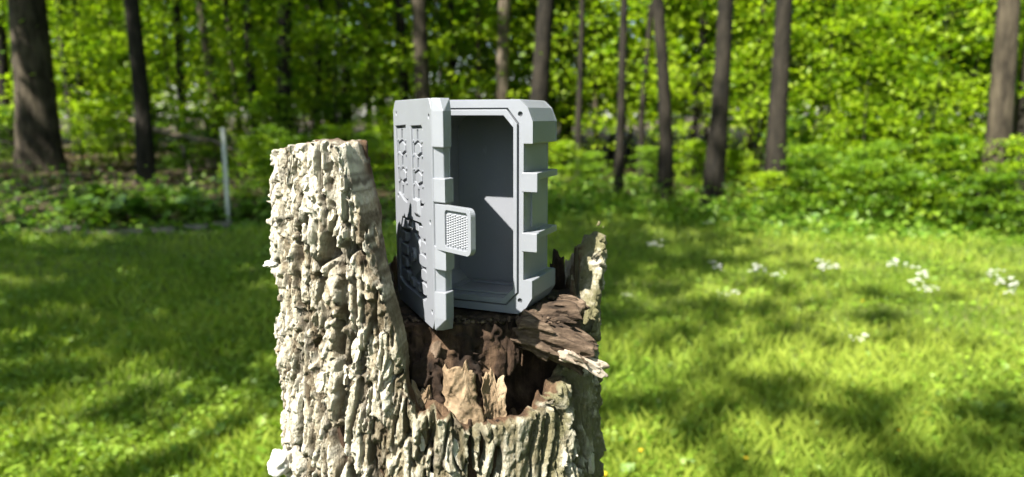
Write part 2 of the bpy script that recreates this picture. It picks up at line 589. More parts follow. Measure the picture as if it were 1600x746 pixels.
def shell_field(h):
    X, Y, Z = grid(SX - .132, SX + .132, SY - .132, SY + .132, .712, 1.0, h)
    dx, dy = X - SX, Y - SY
    r = np.sqrt(dx * dx + dy * dy)                     # (nx,ny,1)
    th = np.arctan2(dy, dx) % (2 * np.pi)
    shp = np.broadcast_shapes(r.shape, Z.shape)
    R = np.broadcast_to(r, shp); T = np.broadcast_to(th, shp); ZZ = np.broadcast_to(Z, shp)
    band = (r > .066) & (r < .131) & (Z < np.interp(np.degrees(th), RIM_A, RIM_Z) + .016)
    F = np.full(shp, .05, np.float32)
    rb, tb, zb = R[band], T[band], ZZ[band]
    xb, yb = np.broadcast_to(X, shp)[band], np.broadcast_to(Y, shp)[band]
    r0 = stump_radius(tb, zb)
    out = rb - (r0 + bark_at(tb, zb, BH))
    deg = np.degrees(tb)
    rim = np.interp(deg, RIM_A, RIM_Z)
    fibre = noise3(xb * 190, yb * 190, zb * 16, 41) - .5
    fibre2 = noise3(xb * 420, yb * 420, zb * 60, 42) - .5
    lump = noise3(xb * 60, yb * 60, zb * 45, 43) - .5
    tower = np.interp(deg, [0, 120, 150, 250, 258, 264, 360], [0, 0, 1, 1, .7, 0, 0]).astype(np.float32)
    jag = np.interp(deg, [0, 120, 145, 245, 256, 266, 272, 325, 345, 360], [1, 1, .25, .22, .7, .6, .4, .4, .9, 1]).astype(np.float32)
    rimz = rim + jag * (.016 * fibre + .008 * fibre2 + .004 * lump)
    spk = np.maximum(smooth(340, 350, deg), smooth(26, 12, deg))
    rimz = rimz - spk * np.clip(r0 - .004 - rb, 0, .03) * 1.3
    thick = np.interp(deg, [0, 25, 60, 120, 150, 200, 235, 254, 266, 290, 320, 345, 360],
                      [.017, .014, .013, .014, .024, .030, .030, .026, .017, .015, .017, .021, .017]).astype(np.float32)
    thick = thick + .008 * smooth(.84, .76, zb) + .011 * fibre + .007 * lump
    inner = (r0 - thick) - rb
    top = (zb - rimz) * .85
    f = np.maximum(np.maximum(out, inner), top)
    # knot hollow near the top of the tall side
    cx = SX + (SR) * math.cos(math.radians(244)); cyy = SY + (SR) * math.sin(math.radians(244))
    knot = np.sqrt(((xb - cx) / .0085) ** 2 + ((yb - cyy) / .010) ** 2 + ((zb - .953) / .021) ** 2) - 1 + .5 * lump
    f = np.maximum(f, -knot * .007)
    F[band] = f
    return F, (X.ravel()[0], Y.ravel()[0], Z.ravel()[0])


def shell_attrs(V):
    x, y, z = V[:, 0], V[:, 1], V[:, 2]
    th = np.arctan2(y - SY, x - SX) % (2 * np.pi); r = np.hypot(x - SX, y - SY)
    surf = stump_radius(th, z) + bark_at(th, z, BH)
    depth = surf - r
    wood = smooth(.0035, .0065, depth + .003 * (noise3(x * 200, y * 200, z * 60, 5) - .5))
    moss_shade = smooth(252, 275, np.degrees(th)) * .40 + smooth(305, 325, np.degrees(th)) * .5 + .08  # olive moss, strengthened on the front right to stand in for shade
    dg = np.degrees(th)
    spike = np.maximum(smooth(318, 335, dg), smooth(25, 12, dg)) * smooth(.80, .83, z)
    wood = wood * (1 - spike * smooth(.020, .012, depth))
    lip = smooth(236, 246, dg) * smooth(272, 262, dg) * smooth(.835, .875, z)
    wood = wood * (1 - lip * smooth(.030, .016, depth))
    moss_shade = np.where(dg < 60, .9, moss_shade)
    return {'tone': bark_at(th, z, BT), 'furrow': bark_at(th, z, BF), 'wood': wood, 'moss_shade': moss_shade}


stump = empty('tree_stump', (SX, SY, 0), 0, 'rotted hollow tree stump with rough pale bark, tall on its left side', 'tree stump')


def stump_part(name, me, mat):
    o = link(name, me, mat, stump)
    o.matrix_parent_inverse = Matrix.Translation((-SX, -SY, 0))
    return o


F, org = shell_field(.00104)
V, Q = surface_nets(F, org, .00104)
shell = stump_part('bark_shell', np_mesh('bark_shell', V, Q, True, shell_attrs(V)), BARK)
shell['label'] = 'rough pale furrowed bark shell with a jagged broken rim'
SHELL_V, SHELL_Q = V, Q
del F

# lower trunk, under the frame
na, nz = 420, 190
zz = np.linspace(-.03, .7135, nz); aa = np.linspace(0, 2 * np.pi, na, endpoint=False)
TA, TZ = np.meshgrid(aa, zz, indexing='xy')
TA = TA.ravel(); TZ = TZ.ravel()
rr = stump_radius(TA, TZ) + bark_at(TA, TZ, BH)
V = np.stack([SX + rr * np.cos(TA), SY + rr * np.sin(TA), TZ], 1)
base = (np.arange(nz - 1)[:, None] * na)
i0 = (base + np.arange(na)[None]).ravel(); i1 = (base + (np.arange(na)[None] + 1) % na).ravel()
Q = np.stack([i0, i1, i1 + na, i0 + na], 1)
stump_part('lower_trunk', np_mesh('lower_trunk', V, Q, True, {'tone': bark_at(TA, TZ, BT), 'furrow': bark_at(TA, TZ, BF), 'wood': np.zeros(len(TA)), 'moss_shade': .25 + .5 * (np.cos(TA + .9) > 0)}), BARK)


def core_field(h):
    X, Y, Z = grid(SX - .105, SX + .105, SY - .105, SY + .105, .735, .905, h)
    shp = np.broadcast_shapes(X.shape, Y.shape, Z.shape)
    xb = np.broadcast_to(X, shp).ravel(); yb = np.broadcast_to(Y, shp).ravel(); zb = np.broadcast_to(Z, shp).ravel()
    r = np.hypot(xb - SX, yb - SY)
    F = np.full(xb.shape, .05, np.float32)
    m = r < .1045
    xb, yb, zb, r = xb[m], yb[m], zb[m], r[m]
    # the front edge of the rotten plateau that carries the case, then a cliff down to the pit
    lump = noise3(xb * 38, yb * 38, zb * 30, 51) - .5
    fib = noise3(xb * 150, yb * 150, zb * 26, 52) - .5
    crumb = noise3(xb * 300, yb * 300, zb * 240, 53) - .5
    edge = np.interp(xb, [-.15, -.12, -.095, -.075, -.055, -.03, 0, .02, .04, .06], [.462, .46, .454, .444, .441, .445, .455, .463, .476, .49]).astype(np.float32)
    crumb2 = noise3(xb * 520, yb * 520, zb * 420, 54) - .5
    cliff = edge - yb + (zb - .868) * .34 + .014 * lump + .013 * fib + .008 * crumb + .004 * crumb2
    plateau = zb - (.8700 + .0014 * crumb - .02 * smooth(-.082, -.11, xb) + .004 * np.maximum(lump, 0) * smooth(.022, .04, xb))
    high = np.maximum(cliff * .9, plateau)
    floor = zb - (.786 + .018 * lump + .012 * fib + .009 * crumb + .005 * crumb2 + .030 * smooth(-.07, -.115, xb) + .02 * smooth(.45, .42, yb) * 0)
    # hollows eaten into the cliff, and a standing rib of wood
    hole = np.sqrt(((xb - .020) / .032) ** 2 + ((yb - .452) / .034) ** 2 + ((zb - .822) / .036) ** 2) - 1 + .5 * lump
    hole2 = np.sqrt(((xb + .085) / .020) ** 2 + ((yb - .456) / .026) ** 2 + ((zb - .822) / .017) ** 2) - 1 + .5 * lump
    high = np.maximum(high, -hole * .022)
    high = np.maximum(high, -hole2 * .016)
    f = np.maximum(np.minimum(high, floor), r - .1035)
    # flat seat under the case
    F[m] = f
    return F.reshape(shp), (X.ravel()[0], Y.ravel()[0], Z.ravel()[0])


F, org = core_field(.0014)
V, Q = surface_nets(F, org, .0014)
stump_part('rotten_core', np_mesh('rotten_core', V, Q, True), ROT)['label'] = 'dark crumbling rotten wood inside the stump'
del F


def blob_sdf(name, mat, pa, pb, ra, rb, flat=1.0, rough=.5, h=.0011, seed=60, stretch=6, parent=True):
    """a splinter of wood from pa to pb, fibres along it"""
    pa, pb = np.array(pa, np.float32), np.array(pb, np.float32)
    ax = pb - pa; L = np.linalg.norm(ax); ax = ax / L
    up = np.array((0, 0, 1.0)); s = np.cross(ax, up); s /= np.linalg.norm(s); up = np.cross(s, ax)
    R = max(ra, rb) * 1.7 + .004
    us = np.arange(-.006, L + .006, h, dtype=np.float32); vs = np.arange(-R, R, h, dtype=np.float32)
    U, Vv, W = np.meshgrid(us, vs, vs, indexing='ij')
    t = np.clip(U / L, 0, 1)
    rad = ra + (rb - ra) * t
    fib = noise3(U * 600 / stretch / 3, Vv * 330, W * 330, seed) - .5
    fib2 = noise3(U * 300 / stretch, Vv * 150, W * 150, seed + 1) - .5
    lump = noise3(U * 70, Vv * 70, W * 70, seed + 2) - .5
    fib3 = noise3(U * 420 / stretch, Vv * 620, W * 620, seed + 4) - .5
    f = np.sqrt(Vv ** 2 + (W / flat) ** 2) - rad * (1 + rough * (1.0 * fib + .8 * fib2 + .8 * lump)) - .0034 * fib3
    end = noise3(U * 0, Vv * 260, W * 260, seed + 3) - .5
    f = np.maximum(f, np.maximum(-U + .010 * end, U - L + .014 * end + .004))
    Vt, Qt = surface_nets(f.astype(np.float32), (us[0], vs[0], vs[0]), h)
    P = pa[None] + Vt[:, :1] * ax[None] + Vt[:, 1:2] * s[None] + Vt[:, 2:3] * up[None]
    return stump_part(name, np_mesh(name, P, Qt, True), mat)


# the splintered slab that sticks out over the front on the right, with its pale broken end
chunk = blob_sdf('splintered_wood', SLAB, (.006, .458, .866), (.051, .447, .848), .0130, .0110, .85, .8, .0009, seed=61, stretch=5)
chunk['label'] = 'brown splintered slab of rotten wood poking out under the case'
blob_sdf('pale_splinter', PALEWOOD, (.032, .444, .853), (.0600, .444, .8385), .0072, .0056, .7, .8, .0009, seed=71)['label'] = 'pale broken splinter end'
blob_sdf('splintered_wood', SLAB, (.004, .478, .868), (.046, .470, .866), .0085, .013, .9, .8, seed=81)
blob_sdf('pale_splinter', PALEWOOD, (.047, .560, .842), (.0465, .562, .893), .0070, .0052, .9, .8, .0011, seed=91)['label'] = 'pale pink lump of wood on the back rim'
blob_sdf('splintered_wood', ROT, (.036, .546, .85), (.034, .545, .899), .0050, .0042, .9, .7, .0011, seed=95)


def bark_sheet(name, mat, base, wid, hgt, rz, curl, seed, thick=.0022, lean=0.0):
    """a curled, torn sheet of bark standing on its edge"""
    nu, nv = 46, 60
    u, v = np.meshgrid(np.linspace(0, 1, nu), np.linspace(0, 1, nv), indexing='xy')
    u, v = u.ravel(), v.ravel()
    top = .84 + .18 * (noise2(u * 2.6, u * 0 + 3, seed) - .4) + .14 * (noise2(u * 9, u * 0 + 3, seed + 8) - .5)
    w = wid * (.80 + .35 * (noise2(v * 4, v * 0 + 7, seed + 1) - .5) + .12 * (noise2(v * 15, v * 0, seed + 5) - .5))
    x = (u - .5) * w + .14 * wid * (noise2(v * 3, v * 0, seed + 6) - .5)
    z = v * hgt * top
    y = curl * ((u - .5) * 2) ** 2 * wid + .0040 * (noise2(u * 3, v * 4, seed + 2) - .5) + .0012 * (noise2(u * 14, v * 16, seed + 3) - .5) + lean * z
    y2 = y + thick * (1 + .8 * (noise2(u * 9, v * 9, seed + 4) - .5))
    c, s = math.cos(rz), math.sin(rz)
    def T(x, y): return np.stack([base[0] + x * c - y * s, base[1] + x * s + y * c, base[2] + z], 1)
    V = np.concatenate([T(x, y), T(x, y2)])
    n = nu * nv
    q = (np.arange(nv - 1)[:, None] * nu + np.arange(nu - 1)[None]).ravel()
    A = np.stack([q, q + 1, q + nu + 1, q + nu], 1)
    B = A[:, ::-1] + n
    rim = []
    loop = list(range(nu)) + [i * nu + nu - 1 for i in range(1, nv)] + [(nv - 1) * nu + i for i in range(nu - 2, -1, -1)] + [i * nu for i in range(nv - 2, 0, -1)]
    for i in range(len(loop)):
        a, b = loop[i], loop[(i + 1) % len(loop)]
        rim.append((a, a + n, b + n, b))
    return stump_part(name, np_mesh(name, V, np.concatenate([A, B, np.array(rim)]), True), mat)


bark_sheet('bark_flap', FLAP, (-.0320, .4240, .8060), .0290, .050, -.2, .16, 301, .0030, -.05)['label'] = 'tan curled flap of bark inside the front rim'
bark_sheet('bark_flap', FLAP, (-.0115, .4320, .8050), .0165, .040, .15, -.16, 311, .003, .05)['label'] = 'narrow grey brown bark shard in the hollow'
bark_sheet('bark_flap', FLAP, (-.0530, .4230, .8060), .0190, .036, .5, .2, 321, .0025, .1)


# fibres torn loose in the hollow below the lid
blob_sdf('wood_fibre', SPLINT, (-.080, .446, .846), (-.079, .442, .889), .0088, .0055, .8, .6, .0011, seed=111, stretch=9)
blob_sdf('wood_fibre', SPLINT, (-.028, .452, .842), (-.027, .457, .8685), .0105, .0085, .6, .6, .0011, seed=121, stretch=6)
blob_sdf('wood_fibre', ROT, (-.006, .455, .838), (-.004, .460, .8685), .0110, .0085, .8, .6, .0011, seed=131, stretch=6)
blob_sdf('wood_fibre', SPLINT, (-.049, .438, .852), (-.046, .440, .866), .0042, .0030, .8, .6, .0009, seed=141, stretch=4)

# crumbs of rotten wood on the ledge that carries the case and down in the hollow
rgc = random.Random(44)
CV, CF = [], []
for k in range(170):
    if k < 80: c = (rgc.uniform(-.075, .03), rgc.uniform(.448, .462), .8705)
    elif k < 110: c = (rgc.uniform(.016, .05), rgc.uniform(.47, .52), .8715)
    else: c = (rgc.uniform(-.09, .02), rgc.uniform(.43, .45), .800 + rgc.uniform(-.008, .008))
    r = rgc.uniform(.0008, .0026)
    b0 = len(CV)
    for d in ((1, 0, 0), (-1, 0, 0), (0, 1, 0), (0, -1, 0), (0, 0, 1), (0, 0, -1)):
        q = r * rgc.uniform(.5, 1.4)
        CV.append((c[0] + d[0] * q * 1.3, c[1] + d[1] * q, c[2] + d[2] * q * .8))
    CF += [(b0 + a, b0 + b, b0 + e) for a, b, e in ((0, 2, 4), (2, 1, 4), (1, 3, 4), (3, 0, 4), (2, 0, 5), (1, 2, 5), (3, 1, 5), (0, 3, 5))]
tag(stump_part('wood_crumbs', np_mesh('wood_crumbs', np.array(CV), np.array(CF)), SPLINT), kind='stuff')

# loose flakes of bark lifting off the shell
def flake_mesh(seed):
    rg = random.Random(seed)
    bm = bmesh.new()
    n = 9
    ring = []
    for i in range(n):
        a = 2 * math.pi * i / n
        k = .62 + .5 * rg.random()
        ring.append((k * .55 * math.cos(a) * .0062, k * math.sin(a) * .0075))
    lo = [bm.verts.new((x, y, -.0010)) for x, y in ring]
    hi = [bm.verts.new((x * .92, y * .92, .0002 + .0009 * rg.random() + (.0012 if y < 0 else 0))) for x, y in ring]
    c = bm.verts.new((0, 0, .0007))
    for i in range(n):
        j = (i + 1) % n
        bm.faces.new((lo[i], lo[j], hi[j], hi[i])); bm.faces.new((hi[i], hi[j], c))
    finish(bm)
    me = bm_mesh('bark_flake', bm)
    for nm, val in (('tone', .55 + .3 * rg.random()), ('furrow', 0), ('wood', 0), ('moss_shade', .1)):
        a = me.attributes.new(nm, 'FLOAT', 'POINT')
        a.data.foreach_set('value', np.full(len(me.vertices), val, np.float32))
    return me


flakes = [flake_mesh(s) for s in range(6)]
cand = np.where((np.abs(np.hypot(SHELL_V[:, 0] - SX, SHELL_V[:, 1] - SY) - SR) < .009) & (SHELL_V[:, 2] > .75))[0]
thv = np.degrees(np.arctan2(SHELL_V[cand, 1] - SY, SHELL_V[cand, 0] - SX)) % 360
surf_ok = cand[(BT[((SHELL_V[cand, 2] - BINFO[2]) / BINFO[3]).astype(int).clip(0, BINFO[1] - 1), (thv / 360 * BINFO[0]).astype(int) % BINFO[0]] > .5)]
rg = random.Random(5)
for i in range(70):
    p = SHELL_V[surf_ok[rg.randrange(len(surf_ok))]]
    a = math.atan2(p[1] - SY, p[0] - SX)
    if .0 < math.degrees(a) % 360 < 196: continue
    rim_here = float(np.interp(math.degrees(a) % 360, RIM_A, RIM_Z))
    if p[2] > rim_here - .012: continue
    o = stump_part('bark_flake', flakes[i % 6], BARK)
    nrm = Vector((math.cos(a), math.sin(a), .12 * rg.uniform(-1, 1))).normalized()
    up = Vector((rg.uniform(-.25, .25), 0, 1))
    xax = up.cross(nrm).normalized(); up = nrm.cross(xax)
    s = rg.uniform(.6, 1.15)
    o.matrix_parent_inverse = Matrix.Identity(4)
    M = Matrix((xax, up, nrm)).transposed().to_4x4()
    o.matrix_local = Matrix.Translation((p[0] - SX, p[1] - SY, p[2])) @ M @ Matrix.Diagonal((s, s * rg.uniform(.9, 1.5), 1, 1))


def fungus(name, c, sx, sy, sz, seed, label):
    bm = bmesh.new()
    bmesh.ops.create_icosphere(bm, subdivisions=4, radius=1)
    rs = np.array([v.co[:] for v in bm.verts])
    n = noise3(rs[:, 0] * 2.3 + seed, rs[:, 1] * 2.3, rs[:, 2] * 2.3, seed) + .4 * noise3(rs[:, 0] * 6 + seed, rs[:, 1] * 6, rs[:, 2] * 6, seed)
    for v, k in zip(bm.verts, n):
        d = .62 + .55 * k
        v.co = Vector((c[0] + v.co.x * sx * d, c[1] + v.co.y * sy * d, c[2] + v.co.z * sz * d))
    o = stump_part(name, bm_mesh(name, bm, True), FUNGUS)
    o['label'] = label
    return o


fungus('bracket_fungus', (-.1630, .487, .901), .0052, .007, .0024, 3, 'small white bracket fungus on the left edge')
fungus('bracket_fungus', (-.1590, .470, .7650), .0085, .010, .0085, 9, 'white fungus cap low on the left edge')
blob_sdf('broken_twig', FLAP, (-.158, .482, .838), (-.1665, .478, .8475), .0022, .0016, .9, .5, .0007, seed=151)['label'] = 'short broken twig on the left edge'

# ------------------------------------------------------------------ the case
YAW = math.radians(-22.99)
OX, OY, OZ = .0129, .460, .8719
H, W, D = .1383, .0865, .0458
case = empty('storage_case', (OX, OY, OZ), YAW, 'small grey plastic hinged case standing open on the tree stump', 'case')


def mirror_outline(right):
    """right half from the bottom up in (u, w), u measured from the right edge; mirrored about the middle"""
    left = [(-W - u, w) for u, w in reversed(right)]
    return right + left


def cpart(name, bm, bev=.0005, seg=2, parent=None, mat=None, smooth_=False):
    finish(bm)
    o = link(name, bm_mesh(name, bm, smooth_), mat or PLASTIC, parent or case)
    if bev: bevel(o, bev, seg)
    return o


IN = .0061
out_full = mirror_outline([(-.0095, 0), (-.004, .0048), (0, .0115), (0, .0231), (-IN, .0231), (-IN, .1109), (0, .1109), (0, .1248), (-.0034, .1332), (-.0088, .1383)])
hole = mirror_outline([(-.0200, .0098), (-.0128, .0172), (-.0128, .1208), (-.0195, .1283)])
g_out = mirror_outline([(-.0178, .0052), (-.0092, .0140), (-.0092, .1235), (-.0170, .1331)])
g_in = mirror_outline([(-.0183, .0063), (-.0103, .0145), (-.0103, .1230), (-.0176, .1320)])
scr = [(-.0084, .0092), (-.0084, .1292), (-W + .0084, .0092), (-W + .0084, .1292)]
# shell: a tube from behind the flange to the back, then the flange ring and the sealing lip
bm = bmesh.new()
bm_plate(bm, out_full, [hole], .0022, D - .003)
body = cpart('body', bm, .0007)
bm = bmesh.new()
bm_plate(bm, out_full, [g_out] + [circ(x, z, .00165) for x, z in scr], 0, .00215)
cpart('front_flange', bm, .0004)
bm = bmesh.new()
bm_plate(bm, g_in, [hole], -.0010, .00215)
cpart('sealing_lip', bm, .0003)
bm = bmesh.new()
bm_plate(bm, out_full, [], D - .0029, D)
cpart('back_panel', bm, .0012)
for x, z in scr:
    bm = bmesh.new()
    bm_plate(bm, circ(x, z, .0015), [circ(x, z, .0006, 6)], .0013, .0021)
    cpart('screw', bm, 0, mat=PLASTIC_SCREW)
# raised frame on the inside floor
bm = bmesh.new()
fl = [(-.0205, .0075), (-W + .0205, .0075), (-W + .0205, D - .0065), (-.0205, D - .0065)]
fi = [(-.0255, .0125), (-W + .0255, .0125), (-W + .0255, D - .0115), (-.0255, D - .0115)]
vsA = [(x, y) for x, y in fl]
tmp = bmesh.new()
bm_plate(tmp, fl, [fi], 0, .0014)
for v in tmp.verts: v.co = Vector((v.co.x, v.co.z, .0099 + v.co.y))
cpart('floor_frame', tmp, .0004)
bm.free()
# latch keeper: two front tabs with ribs running back along the right side, and a rod between them
for z1, z0 in ((.0927, .0804), (.0542, .0419)):
    bm = bmesh.new()
    bm_box(bm, -IN - .001, .0034, -.0004, .0046, z0, z1)
    cpart('keeper_tab', bm, .0004)
    bm = bmesh.new()
    bm_box(bm, -IN - .001, .0012, .0048, D - .002, z1 - .0046, z1 - .0003)
    cpart('side_rib', bm, .0004)
bm = bmesh.new()
bm_box(bm, -IN - .001, -IN + .0011, .0125, .0142, .0560, .0800)
cpart('keeper_rod', bm, .0004)
# hinge on the far left corner
for z0, z1 in ((.018, .044), (.094, .120)):
    bm = bmesh.new()
    r = bmesh.ops.create_cone(bm, cap_ends=True, segments=18, radius1=.0034, radius2=.0034, depth=z1 - z0)
    for v in r['verts']: v.co += Vector((-W - .0005, .006, (z0 + z1) / 2))
    cpart('hinge', bm, .0003)

# --- lid: u runs from the hinge to the free edge, v from the outer face inwards
LYAW = math.radians(-67.45)
LX, LY = -.0819, .5109
LW, LT = .0998, .0112
rel = Matrix.Rotation(-YAW, 4, 'Z') @ Matrix.Translation((LX - OX, LY - OY, 0)) @ Matrix.Rotation(LYAW, 4, 'Z')
FW = .0925                                          # the flat outer face ends here and the chamfer begins


def lid_px(px, py):
    """(u, w) on the outer face of the lid under this pixel"""
    a = (px - 800) / FPX; b = (373 - py) / FPX
    d = Vector((a, math.cos(PITCH) + b * math.sin(PITCH), -math.sin(PITCH) + b * math.cos(PITCH)))
    n = Vector((math.sin(LYAW), -math.cos(LYAW), 0))
    o = Vector((LX, LY, OZ)); c = Vector((0, 0, CAM_H))
    t = (o - c).dot(n) / d.dot(n)
    p = c + d * t - o
    return p.x * math.cos(LYAW) + p.y * math.sin(LYAW), p.z


face = [(.006, 0.0), (FW - .005, 0.0), (FW, .0065), (FW, H - .0065), (FW - .005, H), (.006, H), (.0, H - .0065), (.0, .0065)]
# windows of the outer face
w_up_l = [lid_px(*p) for p in ((617.5, 197), (633.5, 195.5), (638.0, 311), (636.0, 317), (631, 313), (622.8, 300))]
w_up_r = [lid_px(*p) for p in ((641.0, 197), (657.5, 196), (660.5, 203), (663.0, 318), (660.5, 324), (649, 319), (645, 311))]
w_low = [lid_px(*p) for p in ((628.5, 338), (658.0, 349), (664.5, 366), (667.0, 466), (664.5, 471), (634.5, 446), (624.5, 432), (623.0, 372))]
lsc = [(.0085, .0085), (.0085, H - .0085), (FW - .0055, .0105), (FW - .0055, H - .0105), (FW - .0062, .0655), (.0085, .074)]
bm = bmesh.new()
bm_plate(bm, face, [w_up_l, w_up_r, w_low] + [circ(x, z, .0015, 12) for x, z in lsc], 0, .0045)
lid = cpart('lid', bm, .0009, 2)
lid.matrix_local = rel
bm = bmesh.new()
bm_plate(bm, face, [], .0046, LT)
cpart('lid_backing', bm, .0006, parent=lid)
for x, z in lsc:
    bm = bmesh.new()
    bm_plate(bm, circ(x, z, .0013), [circ(x, z, .0005, 6)], .0032, .0044)
    cpart('screw', bm, 0, parent=lid, mat=PLASTIC_SCREW)


def edge_block(name, w0, w1, u_out, chamf=(.0068, .0046), low=0, high=0, v0=0.0002):
    """a bumper on the free edge, chamfered towards the outer face, cut off at a corner"""
    bm = bmesh.new()
    a, b = FW - .0012, u_out
    def sec(w, bb, k):
        return [(a, v0, w), (max(a, bb - chamf[0]), v0, w), (bb, v0 + chamf[1], w), (bb - .0008, v0 + chamf[1] + .0012, w), (bb - .0058, LT + .0004, w), (a, LT + .0004, w)]
    pts = []
    lo_cut, hi_cut = low, high
    if lo_cut:
        pts += sec(w0, b - lo_cut * .8, 0); pts += sec(w0 + lo_cut, b, 0)
    else: pts += sec(w0, b, 0)
    if hi_cut:
        pts += sec(w1, b - hi_cut * .8, 0); pts += sec(w1 - hi_cut, b, 0)
    else: pts += sec(w1, b, 0)
    bm_hull(bm, pts)
    return cpart(name, bm, .0005, 2, parent=lid)


edge_block('corner_bumper', .1101, H, LW, high=.0075)
edge_block('corner_bumper', 0, .0246, LW, low=.0085)
edge_block('edge_rail', .0244, .1103, LW - .0042, chamf=(.0030, .0050), v0=.0012)
edge_block('latch_block', .0784, .0925, LW + .0026, chamf=(.0075, .0042))
edge_block('latch_block', .0384, .0525, LW + .0026, chamf=(.0075, .0042))

# reliefs in the windows
def centroid(poly): return (sum(p[0] for p in poly) / len(poly), sum(p[1] for p in poly) / len(poly))


def inset(poly, d):
    n = len(poly); res = []
    ar = sum(poly[i][0] * poly[(i + 1) % n][1] - poly[(i + 1) % n][0] * poly[i][1] for i in range(n))
    s = 1 if ar > 0 else -1
    for i in range(n):
        p0, p1, p2 = Vector(poly[i - 1]), Vector(poly[i]), Vector(poly[(i + 1) % n])
        e1 = (p1 - p0).normalized(); e2 = (p2 - p1).normalized()
        n1 = Vector((-e1.y, e1.x)) * s; n2 = Vector((-e2.y, e2.x)) * s
        bis = n1 + n2
        if bis.length < 1e-6: bis = n1
        bis.normalize()
        k = d / max(.35, bis.dot(n1))
        res.append((p1.x + bis.x * k, p1.y + bis.y * k))
    return res


def hexa(cx, cz, ru, rw): return [(cx + ru * math.cos(math.radians(60 * i + 30)), cz + rw * math.sin(math.radians(60 * i + 30))) for i in range(6)]


for poly in (w_up_l, w_up_r):
    us = [p[0] for p in poly]; ws = [p[1] for p in poly]
    u0, u1, z0, z1 = min(us), max(us), min(ws), max(ws)
    cu = (u0 + u1) / 2 - .0004; wd = u1 - u0; ht = z1 - z0
    slots = []
    hexes = []
    for k, fz in enumerate((.88, .53, .14)):
        c = z0 + ht * fz
        slots.append([(cu - .0022, c - ht * .060), (cu + .0020, c - ht * .060), (cu + .0020, c + ht * .066), (cu - .0022, c + ht * .066)])
    for fz in (.705, .345):
        c = z0 + ht * fz
        hexes.append((cu, c))
        slots.append(hexa(cu, c, wd * .40, ht * .112))
    # little notches along both sides
    bm = bmesh.new()
    bm_plate(bm, inset(poly, .0019), slots, .0008, .0046)
    cpart('relief_panel', bm, .0004, 1, parent=lid)
    for cx, cz in hexes:
        bm = bmesh.new()
        bm_plate(bm, hexa(cx, cz, wd * .27, ht * .080), [], .0006, .0046)
        cpart('relief_hexagon', bm, .0004, 1, parent=lid)
    for fz in (.62, .44, .80, .25):
        c = z0 + ht * fz
        for sgn in (-1, 1):
            bm = bmesh.new()
            q = cu + sgn * wd * .34
            bm_plate(bm, hexa(q, c, wd * .06, ht * .014), [], .0002, .0010)
            cpart('relief_stud', bm, 0, parent=lid)

us = [p[0] for p in w_low]; ws = [p[1] for p in w_low]
u0, u1, z0, z1 = min(us), max(us), min(ws), max(ws)
cu, cz = (u0 + u1) / 2, (z0 + z1) / 2
wd, ht = u1 - u0, z1 - z0
bm = bmesh.new()
bm_plate(bm, hexa(cu, cz, wd * .26, ht * .30), [circ(cu, cz, .0050, 20)], .0022, .0046)
cpart('relief_panel', bm, .0004, 1, parent=lid)
bm = bmesh.new()
bm_plate(bm, circ(cu, cz, .0046, 20), [[(cu - .0018, cz - .0018), (cu + .0046 * .7, cz - .0009), (cu + .0046 * .7, cz + .0009), (cu - .0018, cz + .0018)]], .0003, .0046)
cpart('relief_ring', bm, .0003, 1, parent=lid)
rows = 5
for r_ in range(rows):
    c = z0 + ht * (.13 + .185 * r_)
    for sgn in (-1, 1):
        q = cu + sgn * wd * (.36 if r_ % 2 else .33)
        a, b = wd * (.085 if r_ % 2 else .115), ht * .075
        bm = bmesh.new()
        bm_plate(bm, [(q - a, c - b * .8), (q - a * .55, c - b), (q + a * .55, c - b), (q + a, c - b * .8), (q + a, c + b * .8), (q + a * .55, c + b), (q - a * .55, c + b), (q - a, c + b * .8)], [], .0010, .0046)
        cpart('relief_block', bm, .0004, 1, parent=lid)
for fz in (.09, .91):
    c = z0 + ht * fz
    for du in (-.11, .11):
        bm = bmesh.new()
        q = cu + du * wd
        bm_plate(bm, [(q - wd * .075, c - ht * .055), (q + wd * .075, c - ht * .055), (q + wd * .06, c + ht * .055), (q - wd * .06, c + ht * .055)], [], .0014, .0046)
        cpart('relief_block', bm, .0004, 1, parent=lid)
# the small raised bridge between the windows
bm = bmesh.new()
bu, bz = lid_px(653, 323)
bm_hull(bm, [(bu + x, y, bz + z) for x, z, y in ((-.006, -.007, .0002), (.006, -.006, .0002), (.006, .0055, .0002), (-.006, .0055, .0002), (-.004, -.004, -.0018), (.004, -.004, -.0018), (.004, .004, -.0018), (-.004, .004, -.0018))])
cpart('relief_block', bm, .0004, 1, parent=lid)

# --- latch, flipped out from the free edge of the lid
LA = math.radians(-49) - LYAW
lu = LW - .0045
bm = bmesh.new()
LL, l0, l1 = .0335, .0506, .0775
rc = .0042
outl = [(0, l0), ]
for i in range(7):
    a = -math.pi / 2 + i * math.pi / 12
    outl.append((LL - rc + rc * math.cos(a), l0 + rc + rc * math.sin(a)))
for i in range(7):
    a = i * math.pi / 12
    outl.append((LL - rc + rc * math.cos(a), l1 - rc + rc * math.sin(a)))
outl += [(0, l1)]
pad = [(.0105, l0 + .0026), (LL - .0042, l0 + .0026), (LL - .0028, l0 + .004), (LL - .0028, l1 - .004), (LL - .0042, l1 - .0026), (.0105, l1 - .0026), (.0092, l1 - .004), (.0092, l0 + .004)]
bm_plate(bm, outl, [pad], 0, .0036)
bm_plate(bm, inset(pad, -.0004), [], .0014, .0030)
latch = cpart('latch', bm, .0006, 2, parent=lid)
LATCH_M = Matrix.Translation((lu, .0006, 0)) @ Matrix.Rotation(LA, 4, 'Z')
latch.matrix_local = LATCH_M
Vd, Fd = [], []
